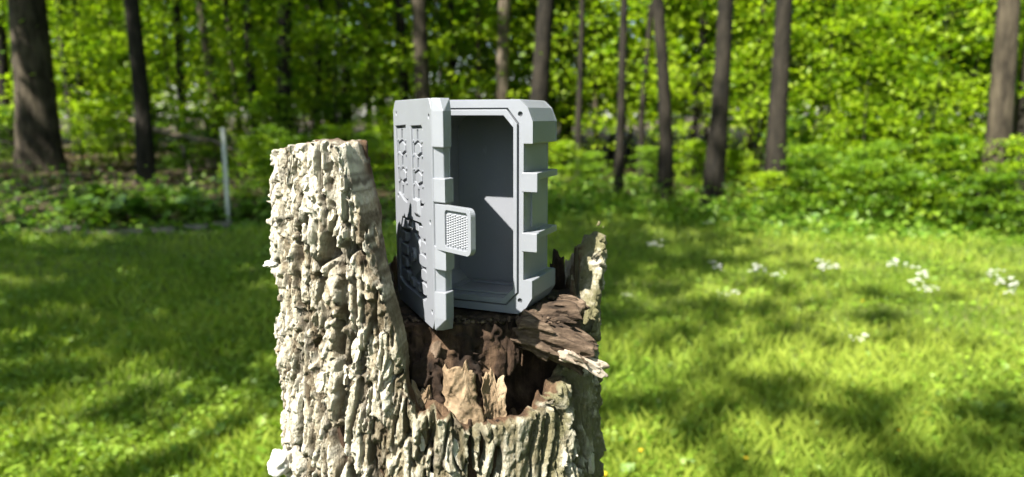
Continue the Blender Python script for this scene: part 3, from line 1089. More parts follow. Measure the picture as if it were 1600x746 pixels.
for i in range(9):
    for j in range(13):
        cx = .0103 + i * (LL - .0028 - .0103 - .0006) / 8.6 + .0005
        cz_ = l0 + .0042 + (j + .5 * (i % 2)) * (l1 - l0 - .0084) / 13.0
        s0 = len(Vd)
        r1, r2 = .00085, .00035
        for k in range(6):
            a = k * math.pi / 3
            Vd.append((cx + r1 * math.cos(a), .0016, cz_ + r1 * .75 * math.sin(a)))
        for k in range(6):
            a = k * math.pi / 3
            Vd.append((cx + r2 * math.cos(a), .0002, cz_ + r2 * .75 * math.sin(a)))
        for k in range(6):
            Fd.append((s0 + k, s0 + (k + 1) % 6, s0 + 6 + (k + 1) % 6, s0 + 6 + k))
        Fd.append((s0 + 6, s0 + 7, s0 + 8, s0 + 9)); Fd.append((s0 + 6, s0 + 9, s0 + 10, s0 + 11))
gd = np_mesh('grip_dots', np.array(Vd), np.array(Fd))
bmt = bmesh.new(); bmt.from_mesh(gd); bmesh.ops.recalc_face_normals(bmt, faces=bmt.faces); bmt.to_mesh(gd); bmt.free()
# (the grip belongs to the latch; it is kept at the lid's third level)
grip = link('grip_texture', gd, PLASTIC, lid)
grip.matrix_local = LATCH_M
tag(grip, kind='stuff')

# ------------------------------------------------------------------ foliage
def leaf_mesh(name, C, N, S, elong=1.7, fold=.25, seed=0, tint=None, up_bias=0.0):
    """many small folded leaves: centres, normals, sizes"""
    rg = np.random.default_rng(seed)
    n = len(C)
    N = N / np.linalg.norm(N, axis=1, keepdims=True)
    t = rg.normal(size=(n, 3)); t -= (t * N).sum(1, keepdims=True) * N
    t /= np.linalg.norm(t, axis=1, keepdims=True)
    b = np.cross(N, t)
    S = S[:, None]
    droop = .22 * S * elong * .5
    v0 = C - t * S * elong * .5
    v2 = C + t * S * elong * .5 - N * droop
    v1 = C + b * S * .5 + N * S * fold * .5 - t * S * .1
    v3 = C - b * S * .5 + N * S * fold * .5 - t * S * .1
    V = np.stack([v0, v1, v2, v3], 1).reshape(-1, 3)
    i = np.arange(n)[:, None] * 4
    F = np.concatenate([i + np.array([[0, 1, 2]]), i + np.array([[0, 2, 3]])], 0)
    if tint is None: tint = rg.random(n)
    return np_mesh(name, V, F, False, {'tint': np.repeat(tint, 4)})


def spray(rg, n_clump, per, centre_fn, r_clump, size, flat=.45, up=.9):
    """clumps of leaves, each a flattened spray like the end of a branch"""
    Cs, Ns, Ss, Ts = [], [], [], []
    for _ in range(n_clump):
        c = centre_fn()
        r = r_clump * rg.uniform(.6, 1.4)
        k = int(per * rg.uniform(.6, 1.4))
        p = rg.normal(size=(k, 3)) * np.array([r, r, r * flat]) * .55 + c
        nn = rg.normal(size=(k, 3)) * .55 + np.array([0, 0, up])
        Cs.append(p); Ns.append(nn); Ss.append(size * rg.uniform(.6, 1.25, k)); Ts.append(np.clip(rg.uniform(.1, .9) + rg.normal(size=k) * .18, 0, 1))
    return np.concatenate(Cs), np.concatenate(Ns), np.concatenate(Ss), np.concatenate(Ts)


def tube(pts, rad, seg=10, flare=None):
    """vertices and quads of a tapered tube along pts"""
    V, F = [], []
    pts = [Vector(p) for p in pts]
    for i, p in enumerate(pts):
        d = (pts[min(i + 1, len(pts) - 1)] - pts[max(i - 1, 0)]).normalized()
        x = d.orthogonal().normalized() if abs(d.z) < .9 else Vector((1, 0, 0)).cross(d).normalized()
        y = d.cross(x)
        for k in range(seg):
            a = 2 * math.pi * k / seg
            rr_ = rad[i]
            if flare and i < len(flare): rr_ *= 1 + flare[i] * (.5 + .5 * math.cos(a * 4 + 1))
            V.append(p + (x * math.cos(a) + y * math.sin(a)) * rr_)
    for i in range(len(pts) - 1):
        for k in range(seg):
            a, b = i * seg + k, i * seg + (k + 1) % seg
            F.append((a, b, b + seg, a + seg))
    return [tuple(v) for v in V], F


def trunk_mesh(name, height, r, lean, seed, bend=.12, limbs=5, first=.45, reach=1.0):
    rg = random.Random(seed)
    n = 14
    pts, rad = [], []
    ox, oy = 0.0, 0.0
    ph1, ph2 = rg.uniform(0, 6), rg.uniform(0, 6)
    for i in range(n + 1):
        t = (i / n) ** 1.35
        z = -.12 + t * height
        x = lean[0] * z + bend * math.sin(z * .55 + ph1) * min(1, z)
        y = lean[1] * z + bend * math.sin(z * .45 + ph2) * min(1, z)
        if i == 0: ox, oy = 0, 0
        pts.append((x, y, z)); rad.append(r * (1 - .78 * t))
    rad[0] *= 1.3; rad[1] *= 1.12; rad[2] *= 1.03
    V, F = tube(pts, rad, 18, [.3, .2, .08])
    for k in range(limbs):
        t = first + (1 - first) * (k + rg.random() * .6) / limbs * .92
        j = min(n - 1, int(t ** (1 / 1.35) * n)); p = Vector(pts[j])
        a = rg.uniform(0, 6.28); L = reach * height * rg.uniform(.14, .26) * (1.15 - t * .5)
        d = Vector((math.cos(a), math.sin(a), rg.uniform(.35, .9))).normalized()
        lp = [p + d * (L * q) + Vector((0, 0, .10 * L * q * q)) + Vector((rg.uniform(-1, 1), rg.uniform(-1, 1), 0)) * .05 * L * q for q in (0, .25, .5, .75, 1)]
        r0 = rad[j] * .5
        lv, lf = tube(lp, [r0, r0 * .75, r0 * .55, r0 * .35, r0 * .12], 7)
        s = len(V); V += lv; F += [tuple(i + s for i in f) for f in lf]
    return np_mesh(name, np.array(V), np.array(F), True)


def crown_variant(seed, clumps, per, rad, hgt, size):
    rg = np.random.default_rng(seed)
    def c():
        while True:
            p = rg.uniform(-1, 1, 3)
            q = p[0] ** 2 + p[1] ** 2 + p[2] ** 2
            if .12 < q < 1: break
        return p * np.array([rad, rad, hgt * .5]) + np.array([0, 0, hgt * .5])
    C, N, S, T = spray(rg, clumps, per, c, rad * .2, size, .4)
    return leaf_mesh('crown', C, N, S, 1.5, .3, seed, T)


def understory_variant(seed, clumps, per, rad, hgt, base, size, sprayr=.42):
    rg = np.random.default_rng(seed)
    def c():
        t = rg.random() ** .8
        z = base + (hgt - base) * t
        prof = math.sin(math.pi * (.15 + .8 * t)) ** .7
        a = rg.uniform(0, 2 * math.pi); rr = rad * prof * math.sqrt(rg.uniform(.02, 1))
        return np.array([rr * math.cos(a), rr * math.sin(a), z])
    C, N, S, T = spray(rg, clumps, per, c, sprayr, size, .30, 1.1)
    return leaf_mesh('leaves', C, N, S, 1.6, .25, seed, T)


def sapling_stem(seed, hgt, r):
    rg = random.Random(seed)
    pts = [(.05 * hgt * .3 * math.sin(i * .7 + seed), .05 * hgt * .3 * math.cos(i * .9 + seed) - .015 * hgt, hgt * i / 7 - .05) for i in range(8)]
    V, F = tube(pts, [r * (1 - .85 * i / 7) for i in range(8)], 7)
    for k in range(9):
        j = rg.randrange(2, 7); p = Vector(pts[j]); a = rg.uniform(0, 6.28); L = hgt * rg.uniform(.12, .3)
        d = Vector((math.cos(a), math.sin(a), rg.uniform(.15, .6)))
        lv, lf = tube([p, p + d * L * .5, p + d * L], [r * .32, r * .2, r * .06], 5)
        s = len(V); V += lv; F += [tuple(i + s for i in f) for f in lf]
    return np_mesh('stem', np.array(V), np.array(F), True)


CROWNS = [crown_variant(100 + i, 34, 20, 1.0, 1.9, .075) for i in range(4)]      # unit crowns, scaled per tree
DENSE = [crown_variant(130 + i, 120, 34, 1.0, 1.9, .062) for i in range(2)]
UNDER = [understory_variant(200 + i, 84, 42, 1.45, 4.6, .7, .078) for i in range(4)]
SAP = [understory_variant(210 + i, 60, 34, 1.5, 4.4, .5, .072, .5) for i in range(3)]
SAP_S = [sapling_stem(230 + i, 4.2, .022) for i in range(3)]
UNDER_S = [sapling_stem(220 + i, 4.4, .032) for i in range(4)]
SHRUB = [understory_variant(240 + i, 70, 36, .75, 1.7, .06, .060, .26) for i in range(4)]
SHRUB_S = [sapling_stem(260 + i, 1.5, .014) for i in range(4)]
TALLU = [understory_variant(280 + i, 125, 42, 2.2, 8.5, 1.2, .10, .6) for i in range(3)]
TALLU_S = [sapling_stem(290 + i, 8.2, .05) for i in range(3)]


def tree(px, y_base, wpx, label, mat, height=15, lean_px=0.0, seed=0, crown=(3.0, 6.5, 6.0), limbs=6, group=None, dist=None, bend=.10, first=.42):
    """a forest tree: where it stands (pixel column and distance), its girth and how far it leans per frame height"""
    if dist is None:
        x, y = ground_px(px, y_base)
    else:
        y = dist; x = (px - 800) / FPX * dist * 1.0
    r = wpx / FPX * y * .5
    z = float(ground_h(np.array([x]), np.array([y]))[0])
    lean = (lean_px, random.Random(seed).uniform(-.02, .02))
    t = empty('forest_tree', (x, y, z), 0, label, 'tree', group)
    link('trunk', trunk_mesh('trunk', height, r, lean, seed, bend, limbs, first), mat, t)
    cr = link('crown', CROWNS[seed % 4], LEAF_HI, t)
    cr.location = (lean[0] * height * .75, lean[1] * height * .75, crown[1])
    cr.rotation_euler = (0, 0, seed * 1.7)
    cr.scale = (crown[0], crown[0], (height - crown[1] + 1.2) / 1.9)
    return t


ORD = ['first', 'second', 'third', 'fourth', 'fifth', 'sixth', 'seventh', 'eighth', 'ninth', 'tenth', 'eleventh', 'twelfth', 'thirteenth', 'fourteenth', 'fifteenth', 'sixteenth', 'seventeenth', 'eighteenth', 'nineteenth', 'twentieth', 'twenty-first', 'twenty-second', 'twenty-third', 'twenty-fourth']
GT = 'trees of the wood behind the lawn'
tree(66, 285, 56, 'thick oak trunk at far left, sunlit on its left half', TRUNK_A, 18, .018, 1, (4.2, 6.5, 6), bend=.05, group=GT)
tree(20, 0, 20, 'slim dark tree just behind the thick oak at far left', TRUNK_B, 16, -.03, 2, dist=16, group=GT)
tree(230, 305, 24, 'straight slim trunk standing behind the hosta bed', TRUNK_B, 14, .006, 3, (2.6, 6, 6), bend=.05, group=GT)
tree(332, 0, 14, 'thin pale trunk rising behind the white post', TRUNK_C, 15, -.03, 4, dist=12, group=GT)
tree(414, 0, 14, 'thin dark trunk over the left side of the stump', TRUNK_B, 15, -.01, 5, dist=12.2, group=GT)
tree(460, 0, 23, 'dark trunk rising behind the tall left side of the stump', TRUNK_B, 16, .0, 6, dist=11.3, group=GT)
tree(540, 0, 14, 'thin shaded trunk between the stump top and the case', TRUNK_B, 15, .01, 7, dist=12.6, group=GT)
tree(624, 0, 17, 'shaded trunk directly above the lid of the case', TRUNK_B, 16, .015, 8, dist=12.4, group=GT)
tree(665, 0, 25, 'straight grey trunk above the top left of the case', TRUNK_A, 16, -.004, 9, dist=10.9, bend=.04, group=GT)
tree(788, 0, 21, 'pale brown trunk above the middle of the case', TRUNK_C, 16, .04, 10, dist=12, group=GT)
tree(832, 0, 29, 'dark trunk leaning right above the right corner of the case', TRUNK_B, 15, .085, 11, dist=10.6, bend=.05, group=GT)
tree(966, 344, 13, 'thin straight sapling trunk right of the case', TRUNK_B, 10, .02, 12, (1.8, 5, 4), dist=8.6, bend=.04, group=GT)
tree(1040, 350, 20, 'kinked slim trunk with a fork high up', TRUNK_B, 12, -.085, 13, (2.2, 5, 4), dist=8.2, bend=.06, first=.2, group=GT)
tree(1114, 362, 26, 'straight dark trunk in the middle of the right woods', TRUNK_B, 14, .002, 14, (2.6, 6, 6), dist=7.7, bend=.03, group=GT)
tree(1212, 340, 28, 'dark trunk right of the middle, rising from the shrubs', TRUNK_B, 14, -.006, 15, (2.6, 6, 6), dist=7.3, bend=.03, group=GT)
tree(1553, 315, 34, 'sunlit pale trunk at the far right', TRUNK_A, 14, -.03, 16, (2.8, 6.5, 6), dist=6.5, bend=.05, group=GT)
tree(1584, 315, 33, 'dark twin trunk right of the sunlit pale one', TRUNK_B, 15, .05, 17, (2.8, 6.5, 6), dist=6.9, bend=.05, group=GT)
tree(1345, 0, 14, 'thin pale trunk glimpsed through bright leaves at right', TRUNK_C, 14, .0, 18, dist=15, group=GT)
tree(1172, 0, 15, 'thin pale brown trunk between two dark ones at right', TRUNK_C, 14, .02, 19, dist=16, group=GT)
rgt = random.Random(77)
for i, (px, d, w) in enumerate(sorted([(125, 16, 12), (165, 22, 10), (290, 13, 12), (378, 13, 9), (500, 13, 12), (575, 14, 11), (705, 15, 11), (752, 13, 9), (905, 10.5, 9), (935, 13, 8), (1003, 10.5, 9),
                                (1072, 11, 9), (1165, 10, 10), (1290, 9.5, 9), (1400, 10, 9), (1458, 9.2, 9), (1500, 12, 9), (600, 20, 9), (860, 18, 9), (245, 20, 9), (1250, 12, 9), (430, 21, 9)])):
    tree(px, 0, w, 'distant slender trunk blurred among leaves, ' + ORD[i] + ' from the left', (TRUNK_B, TRUNK_A, TRUNK_B)[i % 3], 14 + rgt.random() * 3, rgt.uniform(-.03, .03), 40 + i, (2.6, 6.2, 6), 3, 'distant slender trunks', dist=d)


for i, (px, d) in enumerate([(350, 23), (520, 21), (700, 24), (880, 22), (1040, 20), (1190, 22.5), (1330, 20), (1470, 22), (1590, 19)]):  # tall trees added so their dense crowns hide sky from the case side
    t = tree(px, 0, 13, 'tall dark trunk deep in the wood under a dense canopy, ' + ORD[i] + ' from the left', TRUNK_B, 19, rgt.uniform(-.02, .02), 70 + i, (4.2, 5.5, 6), 4, 'added tall trees deep in the wood', dist=d)
    for c in t.children:
        if c.name.startswith('crown'): c.data = DENSE[i % 2]

# unseen trees around and behind the camera, added to shade lawn and block sky
SUNV = -LIGHT


def added_shade_tree(x, y, height, rad, base, seed, clumps, label, per=18, size=.17, hole=.6):
    rg = np.random.default_rng(seed)
    def c():
        while True:
            p = rg.uniform(-1, 1, 3)
            if .08 < (p ** 2).sum() < 1: break
        return p * np.array([rad, rad, (height - base) * .5]) + np.array([0, 0, (height + base) * .5])
    C, N, S, T = spray(rg, clumps, per, c, .50, size, .45)
    Wd = C + np.array([x, y, 0])
    keep = np.ones(len(C), bool)
    for tgt in ((-.09, .46, .88), (-.02, .46, .98), (.0, .45, .85)):
        o = np.array(tgt); dvec = np.array(SUNV)
        q = Wd - o
        t = q @ dvec
        dist = np.linalg.norm(q - t[:, None] * dvec[None], axis=1)
        keep &= dist > hole  # leaves removed so direct sun reaches stump and case
    t_ = empty('added_shade_tree', (x, y, 0), 0, label, 'tree', 'unseen trees added to shape the light')
    link('trunk', trunk_mesh('trunk', height * .95, .17, (rg.uniform(-.02, .02), rg.uniform(-.02, .02)), seed, .1, 8, .35, .35), TRUNK_A, t_)
    link('crown', leaf_mesh('crown', C[keep], N[keep], S[keep], 1.4, .3, seed, T[keep]), LEAF_HI, t_)


for i, (x, y, h_, r_, b_, n_) in enumerate([(-7.2, -1.8, 14, 3.3, 6, 250), (-5.8, .4, 13, 2.6, 5.5, 200), (-3.4, -4.6, 14, 3.0, 6, 26), (1.2, -4.2, 13, 2.6, 6, 9), (-9.2, 3.4, 15, 3.3, 5, 150), (-8.0, 6.5, 15, 3.2, 5, 150), (-11.5, 8.0, 16, 3.6, 5, 110),
                                             (-5.4, -8.5, 17, 3.4, 7, 40), (5.8, -3.6, 14, 2.8, 4, 130), (-12.5, -3.5, 16, 3.6, 6, 90), (8.0, 1.8, 14, 3.2, 3.5, 200), (2.5, -11, 16, 3.6, 6, 70), (11.5, 5.5, 14, 3.2, 4, 160), (9.5, -3.5, 15, 3.2, 4, 160),
                                             (5.2, 1.6, 12, 3.4, 4, 260), (3.3, -1.8, 12, 2.8, 5, 130)]):
    added_shade_tree(x, y, h_, r_, b_, 500 + i, n_, 'unseen leafy tree added beside and behind the viewer to block light')


def plant(name, cat, label, group, meshes, stems, leafmat, stemmat, x, y, sc, i, rz, zsc=1.0):
    z = float(ground_h(np.array([x]), np.array([y]))[0])
    t = empty(name, (x, y, z), rz, label, cat, group)
    t.scale = (sc, sc, sc * zsc)
    link('leaves', meshes[i % len(meshes)], leafmat, t)
    link('stem', stems[i % len(stems)], stemmat, t)
    return t


rgu = random.Random(31)
# understory saplings fill the wood between the trunks
n = 0
UND = []
for ring, (d0, d1, cnt) in enumerate([(9.6, 12, 12), (12, 16, 18), (16, 22, 28), (22, 30, 32)]):
    for k in range(cnt):
        u = (k + rgu.uniform(.1, .9)) / cnt
        px = -140 + 1880 * u
        d = rgu.uniform(d0, d1)
        if ring == 0 and px < 930: d += 9
        if ring == 1 and px < 930: d += 5
        x = (px - 800) / FPX * d
        if px > 1230 and ring == 0: d *= .9
        tall = ring >= 1 and rgu.random() < .55
        UND.append((px, d, tall, rgu.uniform(.8, 1.2), n, rgu.uniform(0, 6.28)))
        n += 1
MARKS = [(66, 'thick oak'), (230, 'slim trunk by the hostas'), (332, 'pale trunk behind the post'), (460, 'dark trunk behind the stump'), (624, 'trunk above the lid'), (832, 'leaning trunk above the case'), (966, 'thin sapling trunk'),
         (1040, 'kinked forked trunk'), (1114, 'straight dark trunk'), (1214, 'dark trunk in the shrubs'), (1345, 'thin pale trunk'), (1553, 'sunlit pale trunk')]
seen = {}
for px, d, tall, sc, k, rz in sorted(UND, key=lambda q: q[1]):
    mk = min(MARKS, key=lambda m: abs(m[0] - px))
    key = ('tall' if tall else 'slim', 'left' if px < mk[0] else 'right', mk[1])
    c = seen[key] = seen.get(key, -1) + 1
    lab = '%s leafy understory tree %s of the %s, %s' % (key + (('nearest' if c == 0 else ORD[c] + ' one back'),))
    plant('understory_tree', 'tree', lab, 'understory trees of the wood', TALLU if tall else UNDER, TALLU_S if tall else UNDER_S, LEAF_UN, TRUNK_B, (px - 800) / FPX * d, d, sc, k, rz)
# unseen understory trees added beside and behind the viewer to block horizon sky
for k, (x, y) in enumerate([(7.0, 5.0), (6.6, 2.6), (7.2, .2), (7.6, -2.2), (6.4, -5), (3.2, -7), (-.5, -8), (-4, -7.2), (-7.5, -5), (-8.5, -1), (-8.8, 2.4), (9.5, 4), (9.8, -.5), (-10.5, 5.5)]):
    plant('understory_tree', 'tree', 'unseen leafy understory tree added around the viewer to block sky', 'unseen understory trees added around the viewer', TALLU if k % 2 else UNDER, TALLU_S if k % 2 else UNDER_S, LEAF_UN, TRUNK_B, x, y, .9, k, k * 1.1)
# shrubs along the edge of the wood
right_row = [(1205, 7.2, .32), (1262, 7.0, .45), (1318, 6.8, .36), (1372, 6.6, .48), (1428, 6.8, .4), (1486, 6.4, .5), (1548, 6.1, .38), (1606, 6.2, .5), (1240, 8.2, .5), (1345, 7.9, .6), (1465, 8.0, .5), (1590, 8.0, .7)]
for k, (px, d, sc) in enumerate(sorted(right_row)):
    x = (px - 800) / FPX * d
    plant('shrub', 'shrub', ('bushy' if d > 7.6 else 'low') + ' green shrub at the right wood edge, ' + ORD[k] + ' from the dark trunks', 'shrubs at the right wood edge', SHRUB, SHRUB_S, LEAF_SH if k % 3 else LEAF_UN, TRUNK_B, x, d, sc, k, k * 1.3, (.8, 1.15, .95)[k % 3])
for k, (px, d, sc) in enumerate(sorted([(1150, 8.0, .36), (1085, 9.0, .4), (1010, 9.4, .36), (925, 9.0, .34), (880, 9.2, .4)])):
    plant('shrub', 'shrub', 'small shrub behind the sunny lawn, ' + ORD[k] + ' to the right of the case', 'low shrubs behind the lawn', SHRUB, SHRUB_S, LEAF_UN if k % 2 else LEAF_SH, TRUNK_B, (px - 800) / FPX * d, d, sc, k, k * 1.3)
left_row = [(398, 8.0, .40), (430, 8.4, .45), (470, 9, .36), (520, 9.6, .42), (575, 9.2, .4), (150, 12, .6), (300, 11, .55), (10, 12.5, .6), (260, 12.5, .6), (350, 12, .6), (440, 11, .7), (540, 12, .7), (620, 11.5, .6), (180, 14, .7), (-60, 11, .8), (600, 9.8, .45)]
for k, (px, d, sc) in enumerate(sorted(left_row)):
    x = (px - 800) / FPX * d
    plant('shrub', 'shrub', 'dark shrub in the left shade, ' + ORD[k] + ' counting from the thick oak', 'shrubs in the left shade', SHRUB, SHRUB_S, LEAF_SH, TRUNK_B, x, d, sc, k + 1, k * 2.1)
for k, (px, d, sc) in enumerate(sorted([(1290, 8.2, .62), (1345, 7.6, .55), (1400, 8.3, .72), (1452, 7.4, .55), (1500, 8.6, .8), (1640, 8.6, .8), (1330, 9.6, .9), (1180, 9.6, .75), (1085, 10.4, .8), (1250, 9.2, .7)])):
    plant('understory_tree', 'tree', 'bright slender sapling in front of the right woods, ' + ORD[k] + ' from the left', 'saplings in front of the right woods', SAP, SAP_S, LEAF_UN, TRUNK_B, (px - 800) / FPX * d, d, sc, k + 2, k * 1.7)
for k, (px, d, sc) in enumerate(sorted([(140, 12.5, .95), (185, 13.5, 1.0), (285, 12, .9), (345, 13.8, 1.05), (400, 11.6, .9), (470, 12.6, .95), (530, 11.4, .85), (590, 12.8, 1.0), (690, 12.2, .95), (760, 13.5, 1.0), (905, 12.2, .9), (970, 11.6, .85)])):
    plant('understory_tree', 'tree', 'slender sapling with hanging sprays behind stump and case, ' + ORD[k] + ' from the left', 'saplings behind stump and case', SAP, SAP_S, LEAF_UN, TRUNK_B, (px - 800) / FPX * d, d, sc, k, k * 2.3)

# the far wood that closes the view
rgf = np.random.default_rng(91)
n_far = 1500
def far_c():
    d = rgf.uniform(31, 52); a = rgf.uniform(-1.65, 1.65)
    return np.array([d * math.sin(a), d * math.cos(a), rgf.uniform(.2, 1) ** 1.3 * 12])
C, N, S, T = spray(rgf, n_far, 50, far_c, 1.6, .38, .5)
tag(link('distant_woods', leaf_mesh('distant_woods', C, N, S, 1.4, .3, 92, T), LEAF_HI), 'mass of leaves of the distant wood behind the trunks', 'woods', kind='stuff')

# ------------------------------------------------------------------ lawn
def lawn_points(rg, n, ymin, ymax, power):
    out = []
    tot = 0
    while tot < n:
        m = n * 2
        y = ymin * (ymax / ymin) ** rg.random(m) if power else rg.uniform(ymin, ymax, m)
        x = y * rg.uniform(-.86, .86, m)
        # the lawn to the sides and behind the viewer is thinner
        o = rg.random(m) < .30
        y = np.where(o, rg.uniform(-2.8, 8, m), y); x = np.where(o, rg.uniform(-6.5, 7.5, m), x)
        k = y < lawn_edge(x) + rg.normal(size=m) * .18
        k &= ~(o & (np.abs(x) < .84 * y))
        k &= np.hypot(x - SX, y - SY) > .17
        k &= ~((x > -4.9) & (x < -2.35) & (y > 6.05) & (y < 7.4))
        out.append(np.stack([x[k], y[k]], 1)); tot += k.sum()
    return np.concatenate(out)[:n]


def blades(seed, n, ymin, ymax):
    rg = np.random.default_rng(seed)
    P = lawn_points(rg, n, ymin, ymax, True)
    x, y = P[:, 0], P[:, 1]
    patch = noise2(x * 1.7 + 40, y * 1.7, 61)
    hgt = (.022 + .05 * rg.random(n) ** 2.2 * (.5 + patch)) * (1 + .7 * smooth(5.5, 7.5, y) * (rg.random(n) > .6))
    out = np.abs(x) > .84 * y
    wid = (.0009 + .0014 * rg.random(n)) * (1 + .16 * np.abs(y)) * np.where(out, 2.4, 1)
    hgt = hgt * np.where(out, 1.25, 1)
    a = rg.uniform(0, 2 * math.pi, n); lean = rg.uniform(.05, .7, n) * hgt
    la = rg.uniform(0, 2 * math.pi, n)
    z = ground_h(x, y)
    b0 = np.stack([x - wid * np.cos(a), y - wid * np.sin(a), z - .004], 1)
    b1 = np.stack([x + wid * np.cos(a), y + wid * np.sin(a), z - .004], 1)
    m0 = np.stack([x + .35 * lean * np.cos(la) + wid * .8 * np.cos(a), y + .35 * lean * np.sin(la) + wid * .8 * np.sin(a), z + hgt * .6], 1)
    tp = np.stack([x + lean * np.cos(la), y + lean * np.sin(la), z + hgt], 1)
    V = np.stack([b0, b1, m0, tp], 1).reshape(-1, 3)
    i = np.arange(n)[:, None] * 4
    F = np.concatenate([i + np.array([[0, 1, 2]]), i + np.array([[0, 2, 3]])], 0)
    dry = noise2(x * 2.3, y * 2.3 + 70, 62)
    tint = np.clip(.25 + .5 * rg.random(n) + .9 * (dry - .45), 0, 1)
    return np_mesh('lawn_grass', V, F, False, {'tint': np.repeat(tint, 4)})


tag(link('lawn_grass', blades(71, 270000, .75, 8.6), GRASS), 'short green grass of the lawn', 'grass', kind='stuff')
rg = np.random.default_rng(72)
n = 84000
P = lawn_points(rg, n, .75, 8.4, True)
pat = noise2(P[:, 0] * 2.1 + 11, P[:, 1] * 2.1, 63)
keep = rg.random(n) < .25 + 1.1 * smooth(.35, .65, pat)
P = P[keep]; n = len(P)
zz = ground_h(P[:, 0], P[:, 1]) + rg.uniform(.008, .045, n)
nn = rg.normal(size=(n, 3)) * .38 + np.array([0, 0, 1])
big = np.where(rg.random(n) < .16, 1.9, 1.0)
lm = leaf_mesh('ground_leaves', np.stack([P[:, 0], P[:, 1], zz], 1), nn, rg.uniform(.008, .018, n) * big * (1 + .06 * np.abs(P[:, 1])), 1.25, .2, 73)
tag(link('clover_and_weeds', lm, CLOVER), 'clover and small broad leaves growing in the lawn', 'weeds', kind='stuff')
# taller weeds where the lawn gives way to the wood
n = 42000
x = rg.uniform(-9, 10, n); y = lawn_edge(x) + rg.gamma(2.0, .7, n) - .7
zz = ground_h(x, y) + rg.uniform(.02, .34, n) * rg.random(n) * smooth(-.7, .5, y - lawn_edge(x)) + .01
k = (x > -1.0) | (rg.random(n) < .34)
x, y, zz = x[k], y[k], zz[k]; n = len(x)
nn = rg.normal(size=(n, 3)) * .5 + np.array([0, 0, 1])
lm = leaf_mesh('edge_weeds', np.stack([x, y, zz], 1), nn, rg.uniform(.022, .055, n), 1.7, .25, 74)
tag(link('woodland_edge_weeds', lm, CLOVER), 'low leafy weeds along the edge of the wood', 'weeds', kind='stuff')
# fallen leaves on the forest floor
n = 14000
x = rg.uniform(-14, 14, n); y = rg.uniform(6.2, 22, n)
k = y > lawn_edge(x) + .1
x, y = x[k], y[k]; n = len(x)
lm = leaf_mesh('leaf_litter', np.stack([x, y, ground_h(x, y) + .012], 1), rg.normal(size=(n, 3)) * .3 + np.array([0, 0, 1]), rg.uniform(.05, .10, n), 1.5, .2, 75)
LITTER = mat_leaf('dry_leaf', (.03, .021, .011), (.12, .085, .048), .15)
tag(link('leaf_litter', lm, LITTER), 'dry brown leaves on the forest floor', 'leaf litter', kind='stuff')


# ------------------------------------------------------------------ flowers
def flower_mesh(seed, heads, spread, size):
    rg = random.Random(seed)
    V, F = [], []
    SV, SF = [], []
    for h in range(heads):
        x, y = rg.gauss(0, spread), rg.gauss(0, spread * .8); z = rg.uniform(.07, .16)
        for p in range(7):
            a = 2 * math.pi * p / 7 + rg.random() * .3
            r = size * rg.uniform(.8, 1.2)
            s = len(V)
            ca, sa = math.cos(a), math.sin(a)
            t = size * .32
            V += [(x, y, z), (x + ca * r * .6 - sa * t, y + sa * r * .6 + ca * t, z + size * .3), (x + ca * r, y + sa * r, z + size * .18), (x + ca * r * .6 + sa * t, y + sa * r * .6 - ca * t, z + size * .3)]
            F.append((s, s + 1, s + 2, s + 3))
        tv, tf = tube([(x * .5, y * .5, -.02), (x * .8, y * .8, z * .6), (x, y, z)], [.0018, .0015, .001], 5)
        s = len(SV); SV += tv; SF += [tuple(i + s for i in f) for f in tf]
    return np_mesh('blossoms', np.array(V), np.array(F)), np_mesh('stalks', np.array(SV), np.array(SF), True)


FL = [flower_mesh(600 + i, 7 + 2 * i, .045, .019) for i in range(3)]
spots = [(1118, 428, 1, .75), (1184, 436, 2, .9), (1213, 440, 0, .6), (1283, 427, 1, .9), (1302, 425, 0, .7), (1398, 424, 2, .9), (1436, 438, 1, .9), (1431, 455, 0, .8), (1441, 468, 0, .7), (1458, 461, 0, .5), (1553, 437, 1, .8),
         (1570, 452, 1, .8), (1583, 450, 0, .6), (1575, 467, 0, .6), (1028, 388, 1, .8), (1015, 389, 0, .7), (1130, 468, 0, .5), (1148, 465, 0, .5), (1338, 540, 0, .45), (1350, 535, 0, .45), (1108, 352, 0, .8), (980, 470, 0, .4)]
for i, (px, py, v, sc) in enumerate(sorted(spots)):
    x, y = ground_px(px, py + 8)
    t = empty('white_flower_clump', (x, y, float(ground_h(np.array([x]), np.array([y]))[0])), i * 1.1, 'clump of small white flowers in the grass, ' + ORD[i] + ' from the left', 'flowers', 'white flower clumps on the lawn')
    sc *= .72
    t.scale = (sc, sc, sc)
    link('blossoms', FL[v][0], PETAL, t); link('stalks', FL[v][1], STEM, t)


def dandelion():
    V, F = [], []
    rg = random.Random(3)
    for ring_, (n_, r, z) in enumerate([(12, .013, .0), (9, .009, .003), (6, .005, .005)]):
        for p in range(n_):
            a = 2 * math.pi * p / n_ + ring_ * .2
            ca, sa = math.cos(a), math.sin(a); s = len(V); t = .0026
            V += [(-sa * t * .4, ca * t * .4, z), (ca * r - sa * t, sa * r + ca * t, z + .002), (ca * r + sa * t, sa * r - ca * t, z + .002), (sa * t * .4, -ca * t * .4, z)]
            F.append((s, s + 1, s + 2, s + 3))
    a = np_mesh('blossom', np.array(V), np.array(F))
    tv, tf = tube([(0, 0, -.07), (.003, 0, -.03), (0, 0, 0)], [.0014, .0014, .002], 6)
    return a, np_mesh('stalk', np.array(tv), np.array(tf), True)


